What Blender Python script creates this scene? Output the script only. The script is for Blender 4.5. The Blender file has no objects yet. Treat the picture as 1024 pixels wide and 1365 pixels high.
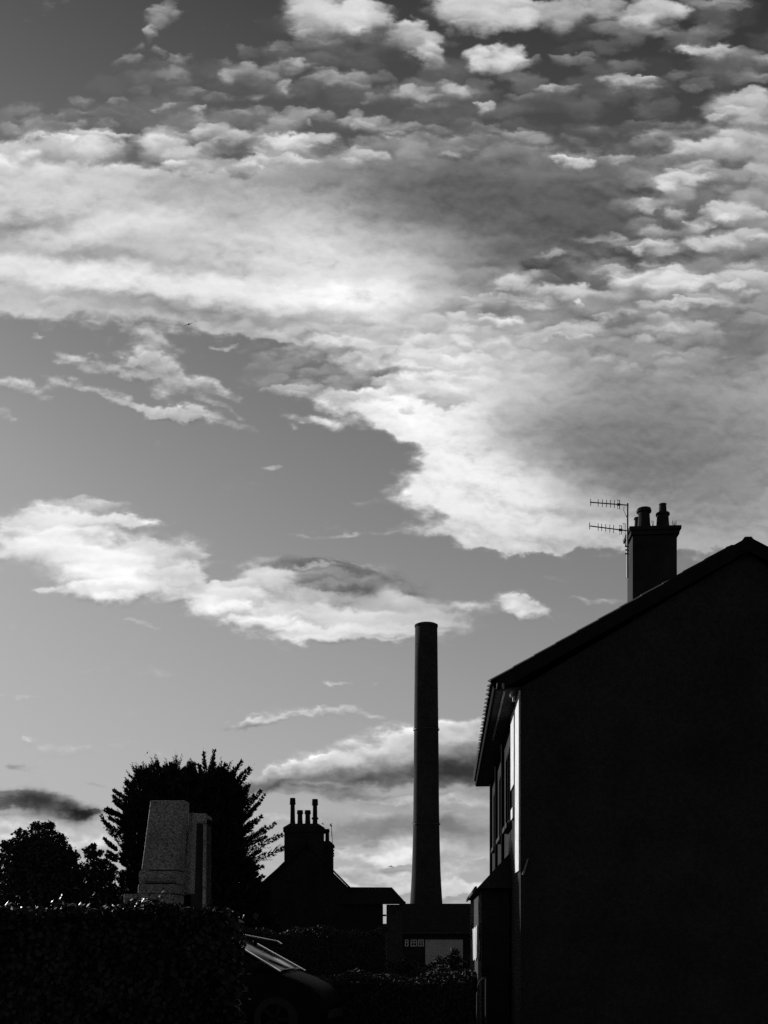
import bpy, bmesh, math, random
import numpy as np
from mathutils import Vector, Matrix, noise as mnoise

S = bpy.context.scene
COL = S.collection
R = math.radians
F = 1400.0            # focal length measured in photograph pixels
CX, HY = 512.0, 1230.0  # vanishing point / horizon in photograph pixels
EYE = 1.6

# ------------------------------------------------------------------ camera
cam = bpy.data.cameras.new('camera')
cam_ob = bpy.data.objects.new('camera', cam); COL.objects.link(cam_ob)
cam_ob.location = (0, 0, EYE); cam_ob.rotation_euler = (R(90), 0, 0)
cam.sensor_fit = 'VERTICAL'; cam.sensor_height = 36; cam.sensor_width = 27
cam.lens = 36 * F / 1365
cam.shift_y = (HY - 682.5) / 1365
cam.clip_start = 0.05; cam.clip_end = 20000
S.camera = cam_ob

# ------------------------------------------------------------------ exposure
S.view_settings.view_transform = 'Standard'; S.view_settings.look = 'None'
S.view_settings.exposure = 0.0; S.view_settings.gamma = 1.0
S.view_settings.use_curve_mapping = False
S.cycles.max_bounces = 5; S.cycles.diffuse_bounces = 2; S.cycles.glossy_bounces = 3
S.cycles.use_denoising = False

# ------------------------------------------------------------------ sun, low, ahead on the left
SUN_EL, SUN_AZ = R(15), R(-44)     # azimuth measured clockwise from +Y
sl = bpy.data.lights.new('sun', 'SUN'); sl.energy = 5.0; sl.angle = R(0.5); sl.color = (1, 1, 1)
so = bpy.data.objects.new('sun', sl); COL.objects.link(so)
sdir = Vector((math.sin(SUN_AZ) * math.cos(SUN_EL), math.cos(SUN_AZ) * math.cos(SUN_EL), math.sin(SUN_EL)))
so.rotation_euler = sdir.to_track_quat('Z', 'Y').to_euler(); so.location = (-20, 20, 20)

# ------------------------------------------------------------------ sky
world = bpy.data.worlds.new('World'); S.world = world; world.use_nodes = True
world.cycles.sampling_method = 'MANUAL'; world.cycles.sample_map_resolution = 256
WT = world.node_tree; WT.nodes.clear()

class K:
    """small expression wrapper round math nodes"""
    t = WT
    def __init__(s, x): s.x = x
    def _m(op, *a, clamp=False):
        n = K.t.nodes.new('ShaderNodeMath'); n.operation = op; n.use_clamp = clamp
        for i, v in enumerate(a):
            if isinstance(v, K): K.t.links.new(v.x, n.inputs[i])
            else: n.inputs[i].default_value = v
        return K(n.outputs[0])
    def __add__(s, o): return K._m('ADD', s, o)
    __radd__ = __add__
    def __sub__(s, o): return K._m('SUBTRACT', s, o)
    def __rsub__(s, o): return K._m('SUBTRACT', o, s)
    def __mul__(s, o): return K._m('MULTIPLY', s, o)
    __rmul__ = __mul__
    def __truediv__(s, o): return K._m('DIVIDE', s, o)
    def __pow__(s, o): return K._m('POWER', s, o)
    def max(s, o): return K._m('MAXIMUM', s, o)
    def min(s, o): return K._m('MINIMUM', s, o)
def ss(x, a, b, lo=0.0, hi=1.0):
    n = K.t.nodes.new('ShaderNodeMapRange'); n.interpolation_type = 'SMOOTHSTEP'
    K.t.links.new(x.x, n.inputs['Value'])
    for k, v in (('From Min', a), ('From Max', b), ('To Min', lo), ('To Max', hi)): n.inputs[k].default_value = v
    return K(n.outputs[0])
def vec(x, y, z=0.0):
    n = K.t.nodes.new('ShaderNodeCombineXYZ')
    for i, v in enumerate((x, y, z)):
        if isinstance(v, K): K.t.links.new(v.x, n.inputs[i])
        else: n.inputs[i].default_value = v
    return K(n.outputs[0])
def noi(v, scale, detail=3, rough=.5, dist=0.0):
    n = K.t.nodes.new('ShaderNodeTexNoise'); n.noise_dimensions = '3D'
    K.t.links.new(v.x, n.inputs['Vector'])
    n.inputs['Scale'].default_value = scale; n.inputs['Detail'].default_value = detail
    n.inputs['Roughness'].default_value = rough; n.inputs['Distortion'].default_value = dist
    return K(n.outputs['Fac'])

# Where the clouds of this evening stand: computed once into a table over the sky
# (u, v: directions ahead of the viewer, tangent plane of +Y, hundredths), finer detail comes from the noise nodes
U0, U1, V0, V1, STEP = -2.6, 12.9, -1.8, 12.6, 1 / 75
SHEET = [  # soft sheets: x, y, half width, half height, tilt, weight
 (90,288,250,62,6), (-80,250,150,60), (330,335,280,85,6), (90,395,230,38,6), (430,400,270,50,8), (-30,350,160,60), (170,240,130,18,4,.9), (20,205,70,22,0,.9),
 (690,270,220,75,0), (560,300,180,90), (470,250,150,30), (420,228,90,16,0,.7),
 # grey veil on the right
 (940,380,170,90,0,.8), (760,420,120,60,0,.8), (800,520,220,80), (920,600,230,110), (1100,480,160,200), (960,690,160,60), (800,650,200,70), (960,230,150,70,0,.7), (1090,260,100,120,0,.7),
 (720,215,160,24,8,.5), (560,205,120,24,0,.45), (200,200,190,20,0,.35), (430,205,120,20,0,.4),
 # bright ragged edge
 (470,452,90,30), (620,500,120,50), (540,562,110,24,14), (420,562,44,9,14,.8), (500,530,60,20,0,.7), (600,600,100,40,38), (640,665,100,36,16), (640,714,110,13,4), (760,690,150,30,0,.9), (800,725,170,12,0,.6), (360,440,70,14,8,.8),
 # thin wisps
 (198,456,38,13,6,.9), (220,502,60,22,20), (120,484,60,9,14,.75), (235,553,85,11,12,.85), (150,525,110,9,18,.65), (25,513,50,14,10,.85), (8,552,18,11,20,.7), (40,449,10,4,0,.6), (300,460,18,4,0,.6), (290,545,40,7,14,.6), (300,525,30,8,20,.55), (360,620,14,3,0,.55), (195,480,30,6,-10,.6), (460,712,60,4,0,.5),
 # cumulus bodies
 (85,695,105,28,2,.9), (35,728,56,26), (110,730,80,34,20,.95), (140,772,52,26,10,.9), (215,748,50,32,6,.95), (185,776,74,24,0,.95), (178,690,44,7,4,.8),
 (315,800,72,30,8), (410,792,120,36,6), (410,830,120,24,4,1.0), (510,805,66,36,8,1.0), (530,830,90,24,0,.95), (600,818,50,14,0,.55), (290,772,20,14,0,-.4), (430,758,85,12,4,.95),
 (682,806,38,13,4,.95), (708,818,30,13,10,.9), (800,803,34,5,0,.65), (195,827,15,6,0,.55), (900,730,60,8,0,.5),
 # low streaks and banks
 (445,910,22,4,8,.6), (500,918,9,3,0,.55), (345,960,56,8,-8,.9), (440,948,90,7,4,.7), (30,928,30,4,0,.5), (45,985,12,6,0,.7), (130,1000,90,8,4,.35), (120,900,120,8,-6,.3), (300,1028,20,9,0,.8),
 (420,1024,100,11,-14), (540,992,110,22,-8), (620,975,90,18,-4,.8), (500,1028,140,18,-2), (640,1025,80,24), (420,1056,140,9,2,.8), (600,1066,120,12,0,.9), (520,1100,120,20,3), (640,1110,90,20,0,.9), (500,1150,100,9,-8,.6), (600,1165,110,9,0,.6), (530,1182,130,7,0,.55), (530,1140,40,12,-30,.42),
 (0,1062,44,17), (60,1072,76,13,6), (115,1083,30,5,4,.9), (28,1017,15,5,8,.75), (130,1048,28,3,8,.6), (35,1096,110,13,0,1.0), (80,1122,130,13,0,.95), (40,1150,140,10,0,.8), (300,1090,70,14,0,.8), (490,1128,130,14,-6,.9), (470,1170,120,12,4,.8), (620,1140,110,14,0,.9), (600,1190,130,9,0,.8), (800,1010,200,40), (900,1100,240,40),
 # gaps
 (405,492,70,15,12,-.8), (510,495,26,9,0,-.5), (0,325,60,12,0,-.6), (35,312,30,6,0,-.4), (230,408,90,5,6,-.4), (420,428,60,5,6,-.45), (300,210,30,12,0,-.5), (190,195,16,10,0,-.5),
]
CLUMP = [  # heaped clouds built of many small billows: x, y, half width, half height, tilt, opacity, brightness
 (450,16,78,26,8,.95,.80), (430,35,40,18,0,.8,.72), (555,52,50,20,38,.9,.74), (575,66,24,16,0,.9,.78), (650,10,75,28,5,.95,.78), (640,30,40,16,0,.8,.72), (664,76,42,22,0,.95,.84), (745,18,48,26,0,.75,.66), (800,12,45,18,0,.75,.68), (870,15,44,24,0,.85,.78), (950,4,60,12,0,.6,.58), (850,38,60,12,0,.5,.55),
 (328,97,44,14,-6,.8,.66), (395,84,34,11,0,.75,.66), (376,112,16,15,10,.75,.68), (450,104,50,15,4,.75,.60), (220,14,28,15,-30,.7,.62), (202,40,12,16,15,.7,.64), (170,78,20,9,-14,.6,.56), (230,97,28,15,-10,.6,.54), (332,66,16,10,0,.4,.46), (372,62,24,10,-8,.6,.55), (420,56,30,9,0,.5,.5),
 (112,132,20,7,0,.6,.56), (112,148,22,6,0,.5,.5), (162,133,17,6,0,.6,.6), (162,150,16,6,0,.4,.46), (216,141,15,7,0,.7,.66), (266,144,20,9,0,.8,.74), (262,126,10,6,0,.5,.55), (77,154,12,5,0,.6,.6), (100,166,16,5,0,.6,.62), (316,150,18,6,0,.6,.6), (205,170,16,5,0,.5,.5), (30,148,26,9,0,.5,.48), (60,165,30,8,0,.55,.55), (12,170,20,7,0,.5,.6), (140,162,24,7,0,.5,.52), (185,118,18,6,0,.3,.44), (250,122,24,8,0,.45,.52), (240,78,18,8,-20,.5,.58), (212,66,12,7,0,.4,.52), (290,130,20,8,0,.5,.54), (335,128,26,8,0,.5,.55), (350,150,30,9,0,.6,.6), (300,82,16,7,0,.4,.5), (185,60,10,5,0,.3,.46), (262,160,24,8,0,.6,.62),
 (500,130,18,9,0,.6,.55), (545,123,38,14,0,.85,.72), (612,120,38,13,4,.9,.78), (642,144,15,12,0,.9,.8), (570,140,30,8,0,.5,.55), (740,120,40,8,-8,.8,.68), (700,128,26,6,0,.4,.48), (700,80,24,8,0,.5,.52), (845,108,50,12,3,.9,.76), (765,78,30,9,0,.6,.56), (870,165,34,7,0,.4,.46), (820,100,30,8,0,.5,.5),
 (940,66,44,11,-4,.9,.78), (1000,75,40,14,0,.6,.6), (1000,100,40,10,0,.6,.55), (985,138,48,20,-12,.9,.76), (1010,155,40,18,-10,.8,.72), (930,110,30,8,0,.4,.48),
 (120,182,55,12,0,.95,.84), (215,188,34,20,6,.7,.66), (290,178,45,16,0,.9,.80), (245,200,26,12,0,.8,.74), (395,156,34,13,0,.8,.68), (432,153,20,8,0,.6,.55), (388,188,46,13,0,.95,.84), (430,184,26,10,0,.8,.76), (345,213,36,11,0,.95,.90), (400,214,36,9,0,.9,.84), (485,208,38,13,0,.9,.78), (480,160,36,12,0,.8,.7), (520,170,40,10,0,.7,.64), (575,172,36,8,0,.5,.52), (600,200,38,7,0,.7,.62), (655,172,34,9,10,.7,.62), (700,182,46,11,14,.7,.62), (770,190,40,9,10,.5,.52), (785,170,26,6,0,.45,.5),
 (770,216,28,9,0,.95,.84), (820,210,30,7,-4,.8,.7), (925,196,42,14,-4,.95,.80), (985,185,50,14,-8,.85,.76), (895,238,46,14,-6,.95,.84), (960,232,40,12,0,.8,.68), (855,272,30,14,0,.85,.74), (985,280,44,20,-8,.95,.82), (930,300,26,10,0,.8,.76), (1010,230,40,14,0,.8,.74),
 (800,318,36,10,0,.7,.62), (740,338,24,8,0,.7,.64), (875,330,38,13,0,.95,.84), (960,325,44,15,0,.95,.80), (1010,315,30,14,0,.9,.78), (765,392,28,15,0,.95,.80), (668,386,16,6,0,.7,.66), (890,375,60,18,0,.95,.86), (985,370,48,16,0,.95,.82), (820,360,40,8,0,.8,.74), (700,400,40,10,0,.7,.72), (665,428,42,9,4,.9,.86), (720,410,40,9,0,.7,.66), (800,420,18,8,0,.95,.78), (835,418,20,8,0,.9,.76), (890,405,44,10,0,.9,.78), (950,400,40,12,0,.8,.74), (880,440,50,9,0,.8,.78), (770,440,50,9,0,.8,.78), (720,448,36,8,0,.8,.8), (640,400,40,12,0,.7,.78),
 (450,455,44,13,0,.8,.84), (520,470,34,9,0,.6,.74), (480,490,40,9,0,.5,.66), (400,518,50,9,6,.6,.74), (460,528,44,10,0,.7,.8), (560,480,44,14,0,.7,.9), (540,515,50,12,10,.7,.8), (590,530,40,10,0,.6,.72), (380,470,30,8,0,.35,.6),
 (30,735,40,18,0,.9,.90), (150,752,60,22,-14,.9,.94), (125,790,34,14,10,.9,.9), (240,770,34,24,0,.85,.84), (60,700,50,22,0,.7,.88), (95,745,90,26,20,.85,.9), (165,782,75,18,0,.85,.93), (225,765,40,22,0,.8,.82), (85,715,60,16,0,.8,.92), (120,750,60,20,0,.85,.94), (130,785,50,14,0,.85,.9), (200,785,50,12,0,.8,.9), (70,700,70,22,0,.8,.88), (180,735,50,16,0,.7,.86), (80,785,40,10,0,.8,.86), (175,765,56,18,-10,.9,.97), (215,745,36,15,0,.9,.84), (160,790,60,9,0,.8,.9), (110,672,60,8,0,.7,.8), (50,680,40,8,0,.6,.86), (250,790,26,9,0,.7,.86), (235,735,26,8,0,.7,.76), (150,700,36,7,0,.6,.82),
 (300,798,56,24,-6,.9,.90), (350,778,50,22,-8,.85,.84), (530,815,66,26,6,.8,.72), (470,830,80,20,4,.7,.84), (250,735,30,16,0,.8,.80), (205,728,36,14,0,.8,.84), (350,772,36,14,-4,.8,.80), (440,845,80,12,0,.8,.90), (560,815,60,22,0,.7,.68), (300,780,30,12,-10,.9,.86), (300,810,44,12,10,.9,.96), (360,830,60,12,4,.8,.97), (500,828,100,18,4,.7,.80), (580,838,50,12,0,.6,.78), (700,812,34,13,6,.8,.84), (420,812,40,14,0,.6,.86), (430,842,60,9,0,.8,.9), (520,835,60,9,0,.7,.84), (340,765,22,6,0,.7,.84), (420,756,40,5,0,.7,.74), (445,772,80,13,5,.75,.56), (530,788,46,16,12,.8,.52), (380,768,30,10,0,.5,.62), (480,800,60,12,6,.6,.66), (590,825,50,14,0,.65,.72), (560,845,50,8,0,.6,.84),  (680,804,24,9,6,.8,.86), (704,820,22,8,14,.8,.9),
]
ZONE = [  # fields of small even puffs: x, y, half width, half height, brightness, opacity
 (760,150,260,70,.40,.38), (940,250,140,90,.64,.95), (930,370,160,80,.68,1.1), (730,400,150,50,.62,1.1), (700,350,100,30,.45,.7), (620,440,120,40,.78,.7), (560,480,100,60,.80,.5), (840,440,140,30,.70,.8), (700,460,140,40,.72,.6), (900,480,160,30,.62,.5), (430,480,120,50,.66,.6), (470,440,120,24,.84,.7), (600,480,80,60,.88,.5), (520,545,90,24,.84,.4), (110,205,230,34,.80,1.0), (300,195,130,46,.72,.9), (200,160,240,22,.48,.35), (430,235,120,26,.64,.5), (520,195,140,30,.62,.7), (160,405,190,20,.86,.45), (380,425,150,24,.84,.5), (160,150,150,20,.46,.35), (480,100,170,50,.44,.38), (900,60,150,60,.52,.45), (440,50,90,40,.5,.3), (240,110,120,30,.42,.3),
]
VAL = [  # brightness map: x, y, rx, ry, tilt, amount
 (60,260,260,70,4,.12), (425,345,200,85,12,.16), (90,365,260,32,6,.16), (20,420,200,24,4,.10), (130,310,220,22,-14,.10), (300,385,300,30,5,.10), (230,262,90,30,0,-.06), (330,290,70,24,20,-.05), (260,412,200,14,6,-.16), (60,335,120,10,4,-.10), (30,300,90,14,-8,-.20), (430,430,120,16,6,-.08), (180,345,200,12,8,-.08), (90,385,160,10,8,-.07), (500,390,160,24,0,.10),
 (720,265,330,100,4,-.22), (590,240,220,55,6,-.12), (620,300,160,50,10,-.08), (800,180,200,50,0,-.08), (560,-20,800,180,0,-.10), (560,160,500,60,0,-.05), (330,110,240,50,0,-.10),
 (450,20,110,50,0,.12), (660,75,70,50,0,.10), (290,255,110,50,0,-.06),
 (860,560,260,120,0,-.15), (900,330,200,160,0,-.20), (700,400,160,70,0,-.16), (560,440,140,50,0,-.06), (1000,450,110,50,0,-.18), (750,340,160,50,0,-.06), (930,650,200,110,0,-.12), (760,620,120,60,20,-.06),
 (600,500,170,80,0,.22), (560,570,200,60,20,.20), (640,670,230,80,8,.22), (480,430,130,50,0,.10),
 (190,500,250,50,10,-.02), (120,730,200,90,10,.18), (170,760,100,40,0,.08), (260,740,60,60,0,-.08), (500,772,130,26,9,-.36), (400,752,80,16,0,-.20), (430,835,210,32,4,.16), (330,800,110,40,0,.10), (690,812,60,30,0,.05),
 (420,950,200,20,0,.02), (310,970,70,10,-4,-.16), (520,1035,200,24,-5,-.40), (640,1020,90,50,0,-.24), (380,1052,130,12,2,-.22), (480,990,220,26,-12,.14), (560,1105,170,24,0,-.26), (430,1115,70,14,0,-.14), (620,980,90,14,0,.10), (600,1075,180,12,0,.06), (540,1140,60,30,0,.10),
 (40,1070,150,28,5,-.50), (120,1082,50,14,5,-.35), (25,1017,24,12,0,-.40), (135,1048,36,8,6,-.25), (40,1108,200,30,0,.20), (490,1135,130,24,-6,.16), (600,1170,160,30,0,.12), (460,1180,120,14,0,.10), (560,1150,60,8,-10,-.10), (500,1162,90,6,0,-.10),
]

rs = np.random.RandomState(7)
_perm = rs.permutation(4096); _ang = rs.rand(4096) * 2 * np.pi
_gx, _gy, _rx, _ry = np.cos(_ang).astype('f4'), np.sin(_ang).astype('f4'), rs.rand(4096).astype('f4'), rs.rand(4096).astype('f4')
def _h(i, j, s): return _perm[(_perm[(i + s * 57) & 4095] + j) & 4095]
def perlin(x, y, s=0):
    i = np.floor(x).astype(np.int64); j = np.floor(y).astype(np.int64); fx = (x - i).astype('f4'); fy = (y - j).astype('f4')
    wx = fx * fx * fx * (fx * (fx * 6 - 15) + 10); wy = fy * fy * fy * (fy * (fy * 6 - 15) + 10)
    def c(a, b):
        h = _h(i + a, j + b, s); return _gx[h] * (fx - a) + _gy[h] * (fy - b)
    n0 = c(0, 0) * (1 - wx) + c(1, 0) * wx; n1 = c(0, 1) * (1 - wx) + c(1, 1) * wx
    return (n0 * (1 - wy) + n1 * wy) * 1.4
def fbm(x, y, o=4, s=0, g=.5):
    a = 1; t = 0; n = 0
    for k in range(o):
        t = t + a * perlin(x * 2 ** k + 3.7 * k, y * 2 ** k + 9.1 * k, s + k); n += a; a *= g
    return t / n
def smooth(x, a, b):
    t = np.clip((x - a) / (b - a), 0, 1); return t * t * (3 - 2 * t)
def field(U, V, lst, r0, r1):
    out = np.zeros(U.shape, 'f4'); nv, nu = U.shape
    for b in lst:
        x, y, rx, ry = [q / 100 for q in b[:4]]; rot = b[4] if len(b) > 4 else 0; st = b[5] if len(b) > 5 else 1.0
        e = max(rx, ry) * r1 + .8
        i0 = max(0, int((y - e - V0) / STEP)); i1 = min(nv, int((y + e - V0) / STEP) + 1)
        j0 = max(0, int((x - e - U0) / STEP)); j1 = min(nu, int((x + e - U0) / STEP) + 1)
        if i1 <= i0 or j1 <= j0: continue
        du = U[i0:i1, j0:j1] - x; dv = V[i0:i1, j0:j1] - y; c, s_ = math.cos(R(rot)), math.sin(R(rot))
        r = np.hypot((du * c + dv * s_) / rx, (-du * s_ + dv * c) / ry)
        out[i0:i1, j0:j1] += (st * smooth(r, r1, r0)) if st > 0 else (st * smooth(r, r1, r0))
    return out
def cloud_table():
    u0, v0 = np.meshgrid(np.arange(U0, U1, STEP, dtype='f4'), np.arange(V0, V1, STEP, dtype='f4'))
    wu = fbm(u0 * .9, v0 * 1.3, 3, 11); wv = fbm(u0 * .9, v0 * 1.3, 3, 23)
    hu = fbm(u0 * 2.6, v0 * 4.6, 5, 31, .6); hv = fbm(u0 * 2.6, v0 * 4.6, 5, 47, .6)
    u = u0 + wu * .36 + hu * .26; v = v0 + wv * .18 + hv * .14
    g = fbm(u0 * .8 + v0 * .3 + wv * .5, v0 * 2.6 - u0 * .35 + wu * .5, 7, 60, .56)      # drawn out, wispy
    g2 = fbm(u0 * 2.6 + hu * .4, v0 * 4.6 + hv * .4, 5, 80, .62)                          # broken, tufty
    C = np.minimum(field(u, v, SHEET, .35, 1.6), 1.2)
    Vb = field(u, v, VAL, .0, 1.4)
    a = C + g * .60 + g2 * .42
    lowc = smooth(v0, 5.8, 6.6); A = smooth(a - .06 * lowc, .22 - .14 * lowc, 1.10 + .20 * lowc)
    k = 6
    den = a.clip(0, 1.3)
    up = den - .8 * np.roll(den, k, 0) - .2 * np.roll(den, k, 1)
    edge = 1 - smooth(C, .8, 1.2)
    L = .70 + Vb + up * (.10 + .22 * edge) + g * (.05 + .12 * edge) + g2 * .035 - .05 * edge
    # billows, each a soft dome lit from above
    pr = random.Random(11); P = []
    for (x, y, rx, ry, rot, op, br) in CLUMP:
        n = max(4, int(rx * ry / 62)); c, s_ = math.cos(R(rot)), math.sin(R(rot))
        size = .5 if rx < 30 else .42
        P.append((x, y, rx * .85, ry * .85, op * .75, br - .04))
        for _ in range(n):
            q = pr.random() ** .5 * .85; th = pr.random() * 6.283
            ex, ey = q * rx * math.cos(th), q * ry * math.sin(th)
            m = size * (1.1 - .4 * q) * pr.uniform(.7, 1.25)
            P.append((x + ex * c - ey * s_, y + ex * s_ + ey * c, max(7, rx * m), max(4, ry * m * 1.2), op * pr.uniform(.5, .9), br + pr.uniform(-.07, .05)))
    for (x, y, rx, ry, br, op) in ZONE:
        q0 = min(1, max(0, (500 - y) / 150)); sx_, sy_ = 24 + 20 * q0, 11 + 10 * q0
        for j in range(int(-ry / sy_), int(ry / sy_) + 1):
            for i in range(int(-rx / sx_), int(rx / sx_) + 1):
                px_, py_ = x + (i + pr.uniform(-.45, .45) + .5 * (j % 2)) * sx_, y + (j + pr.uniform(-.4, .4)) * sy_
                q = math.hypot((px_ - x) / rx, (py_ - y) / ry)
                if q < 1.1 and pr.random() < .85:
                    m = pr.uniform(.55, 1.15)
                    P.append((px_, py_, sx_ * .72 * m, sy_ * .68 * m, op * pr.uniform(.4, 1) * min(1, 2.2 - 2 * q), br + pr.uniform(-.18, .15)))
    P.sort(key=lambda t: t[1] + t[3] * .6)
    pw = (u0 + wu * .06 + hu * .22 + g2 * .05, v0 + wv * .03 + hv * .13 + g2 * .02)
    ps = g2
    for (x, y, rx, ry, op, br) in P:
        x, y, rx, ry = x / 100, y / 100, rx / 100, ry / 100
        e = 1.5
        i0 = max(0, int((y - ry * e - .1 - V0) / STEP)); i1 = min(C.shape[0], int((y + ry * e + .1 - V0) / STEP) + 1)
        j0 = max(0, int((x - rx * e - .15 - U0) / STEP)); j1 = min(C.shape[1], int((x + rx * e + .15 - U0) / STEP) + 1)
        if i1 <= i0 or j1 <= j0: continue
        w = (slice(i0, i1), slice(j0, j1))
        X = (pw[0][w] - x) / rx; Y = (pw[1][w] - y) / ry
        r = np.sqrt(X * X + Y * Y * np.where(Y > 0, .8, 1.25)) + ps[w] * .35
        al = op * (np.where(Y < 0, smooth(r, 1.2, .5), smooth(r, 1.3, .3)) if y < 6 else smooth(r, 1.35, .25))
        val = br - .20 * Y.clip(-1, 1.2) - .04 * X.clip(-1, 1) * 0 - .05 * r + ps[w] * .05
        A[w] = A[w] + (1 - A[w]) * al
        L[w] = L[w] * (1 - al) + val * al
    return A, L
_A, _L = cloud_table()
_h_, _w_ = _A.shape
timg = bpy.data.images.new('cloud_table', _w_, _h_, alpha=False, float_buffer=True, is_data=True)
_px = np.ones((_h_, _w_, 4), 'f4'); _px[..., 0] = _A; _px[..., 1] = np.clip(_L, .12, 1.05); _px[..., 2] = 0
timg.pixels.foreach_set(np.ascontiguousarray(_px[::-1]).ravel()); timg.update()

tc = WT.nodes.new('ShaderNodeTexCoord'); sx = WT.nodes.new('ShaderNodeSeparateXYZ')
WT.links.new(tc.outputs['Generated'], sx.inputs[0])
dx, dy, dz = (K(sx.outputs[i]) for i in range(3))
sky = WT.nodes.new('ShaderNodeTexSky'); sky.sky_type = 'NISHITA'; sky.sun_disc = False
sky.sun_elevation = SUN_EL; sky.sun_rotation = SUN_AZ; sky.air_density = 1.0; sky.dust_density = 1.0; sky.ozone_density = 1.0
sc_ = WT.nodes.new('ShaderNodeSeparateColor'); WT.links.new(sky.outputs[0], sc_.inputs[0])
red = K(sc_.outputs[0])            # black and white film behind a red filter sees the red light only
sd = dx * sdir.x + dy * sdir.y + dz * sdir.z     # cosine of the angle from the sun: clear sky darkens away from it
yy = dy.max(.2)
u0 = (dx / yy) * (F / 100) + CX / 100
v0 = (dz / yy) * (-F / 100) + HY / 100
tuv = vec((u0 - U0) * (1 / (U1 - U0)), 1.0 - (v0 - V0) * (1 / (V1 - V0)))
ti = WT.nodes.new('ShaderNodeTexImage'); ti.image = timg; ti.extension = 'EXTEND'; ti.interpolation = 'Linear'
WT.links.new(tuv.x, ti.inputs['Vector'])
ts = WT.nodes.new('ShaderNodeSeparateColor'); WT.links.new(ti.outputs['Color'], ts.inputs[0])
TA, TL = K(ts.outputs[0]), K(ts.outputs[1])
gate = ss(dy, .30, .45) * ss(u0, U0 + .1, -.5) * ss(u0, U1 - .1, 10.8) * ss(v0, V0 + .1, -.3)
fine = noi(vec(u0, v0 * 1.5, 5.0), 9.0, 4, .6)
# the same kind of sky goes on outside the picture: one flat broken layer
zz = dz.max(0.0) + .09
G1 = noi(vec(dx / zz, dy / zz, 2.0), 1.1, 8, .58)
alpha = (TA + (fine - .5) * TA * (1.0 - TA) * .5).max(0.0).min(1.0) * gate + ss(G1, .50, .66) * .8 * (1.0 - gate)
val = (TL + (fine - .5) * .05) * gate + (.46 + (G1 - .5) * .8) * (1.0 - gate)
alpha = alpha * ss(dz, -.02, .01)
cloud = val.max(.15) ** 2.2
base = (red * .1) ** .5 * (.64 - dz.max(0.0) * .1 - dz * dz.max(0.0) * .80 - (1.0 - sd) * dz.max(0.0) * .45).max(.04)
base = base.min(.74)
base = base * (1.0 - (base - .33).max(0.0) * .875)        # shoulder of the film curve
lum = base * (1.0 - alpha) + cloud * alpha
bg = WT.nodes.new('ShaderNodeBackground'); out = WT.nodes.new('ShaderNodeOutputWorld')
STR = 0.1
fin = vec(lum / STR, lum / STR, lum / STR)
WT.links.new(fin.x, bg.inputs['Color']); bg.inputs['Strength'].default_value = STR
WT.links.new(bg.outputs[0], out.inputs[0])

# ================================================================== helpers
def Q(px, py, d):
    """a place in the world, measured off the photograph, at distance d"""
    return Vector(((px - CX) / F * d, d, EYE + (HY - py) / F * d))
_mats = {}
def mat(name, a, rough=.8, var=.35, scale=3.0, bump=.0, bscale=30.0, metal=0.0, spec=.4, speck=None, coat=0.0):
    m = bpy.data.materials.new(name); m.use_nodes = True; t = m.node_tree; b = t.nodes['Principled BSDF']
    b.inputs['Roughness'].default_value = rough; b.inputs['Metallic'].default_value = metal
    b.inputs['Specular IOR Level'].default_value = spec; b.inputs['Coat Weight'].default_value = coat
    tc = t.nodes.new('ShaderNodeTexCoord')
    n = t.nodes.new('ShaderNodeTexNoise'); n.inputs['Scale'].default_value = scale; n.inputs['Detail'].default_value = 7
    n.inputs['Roughness'].default_value = .6; t.links.new(tc.outputs['Object'], n.inputs['Vector'])
    r = t.nodes.new('ShaderNodeValToRGB'); lo, hi = a * (1 - var), a * (1 + var)
    r.color_ramp.elements[0].position = .3; r.color_ramp.elements[1].position = .7
    r.color_ramp.elements[0].color = (lo, lo, lo, 1); r.color_ramp.elements[1].color = (hi, hi, hi, 1)
    t.links.new(n.outputs['Fac'], r.inputs[0]); col = r.outputs[0]
    if speck:
        n2 = t.nodes.new('ShaderNodeTexNoise'); n2.inputs['Scale'].default_value = speck[0]; n2.inputs['Detail'].default_value = 3
        n2.inputs['Roughness'].default_value = .8
        t.links.new(tc.outputs['Object'], n2.inputs['Vector'])
        r2 = t.nodes.new('ShaderNodeMapRange'); t.links.new(n2.outputs['Fac'], r2.inputs[0])
        for k, v in (('From Min', .38), ('From Max', .62), ('To Min', speck[1]), ('To Max', speck[2])): r2.inputs[k].default_value = v
        mx = t.nodes.new('ShaderNodeVectorMath'); mx.operation = 'SCALE'
        t.links.new(col, mx.inputs[0]); t.links.new(r2.outputs[0], mx.inputs['Scale']); col = mx.outputs[0]
    t.links.new(col, b.inputs['Base Color'])
    if bump:
        n3 = t.nodes.new('ShaderNodeTexNoise'); n3.inputs['Scale'].default_value = bscale; n3.inputs['Detail'].default_value = 4
        t.links.new(tc.outputs['Object'], n3.inputs['Vector'])
        bp = t.nodes.new('ShaderNodeBump'); bp.inputs['Strength'].default_value = bump; bp.inputs['Distance'].default_value = .02
        t.links.new(n3.outputs['Fac'], bp.inputs['Height']); t.links.new(bp.outputs[0], b.inputs['Normal'])
    return m
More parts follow.
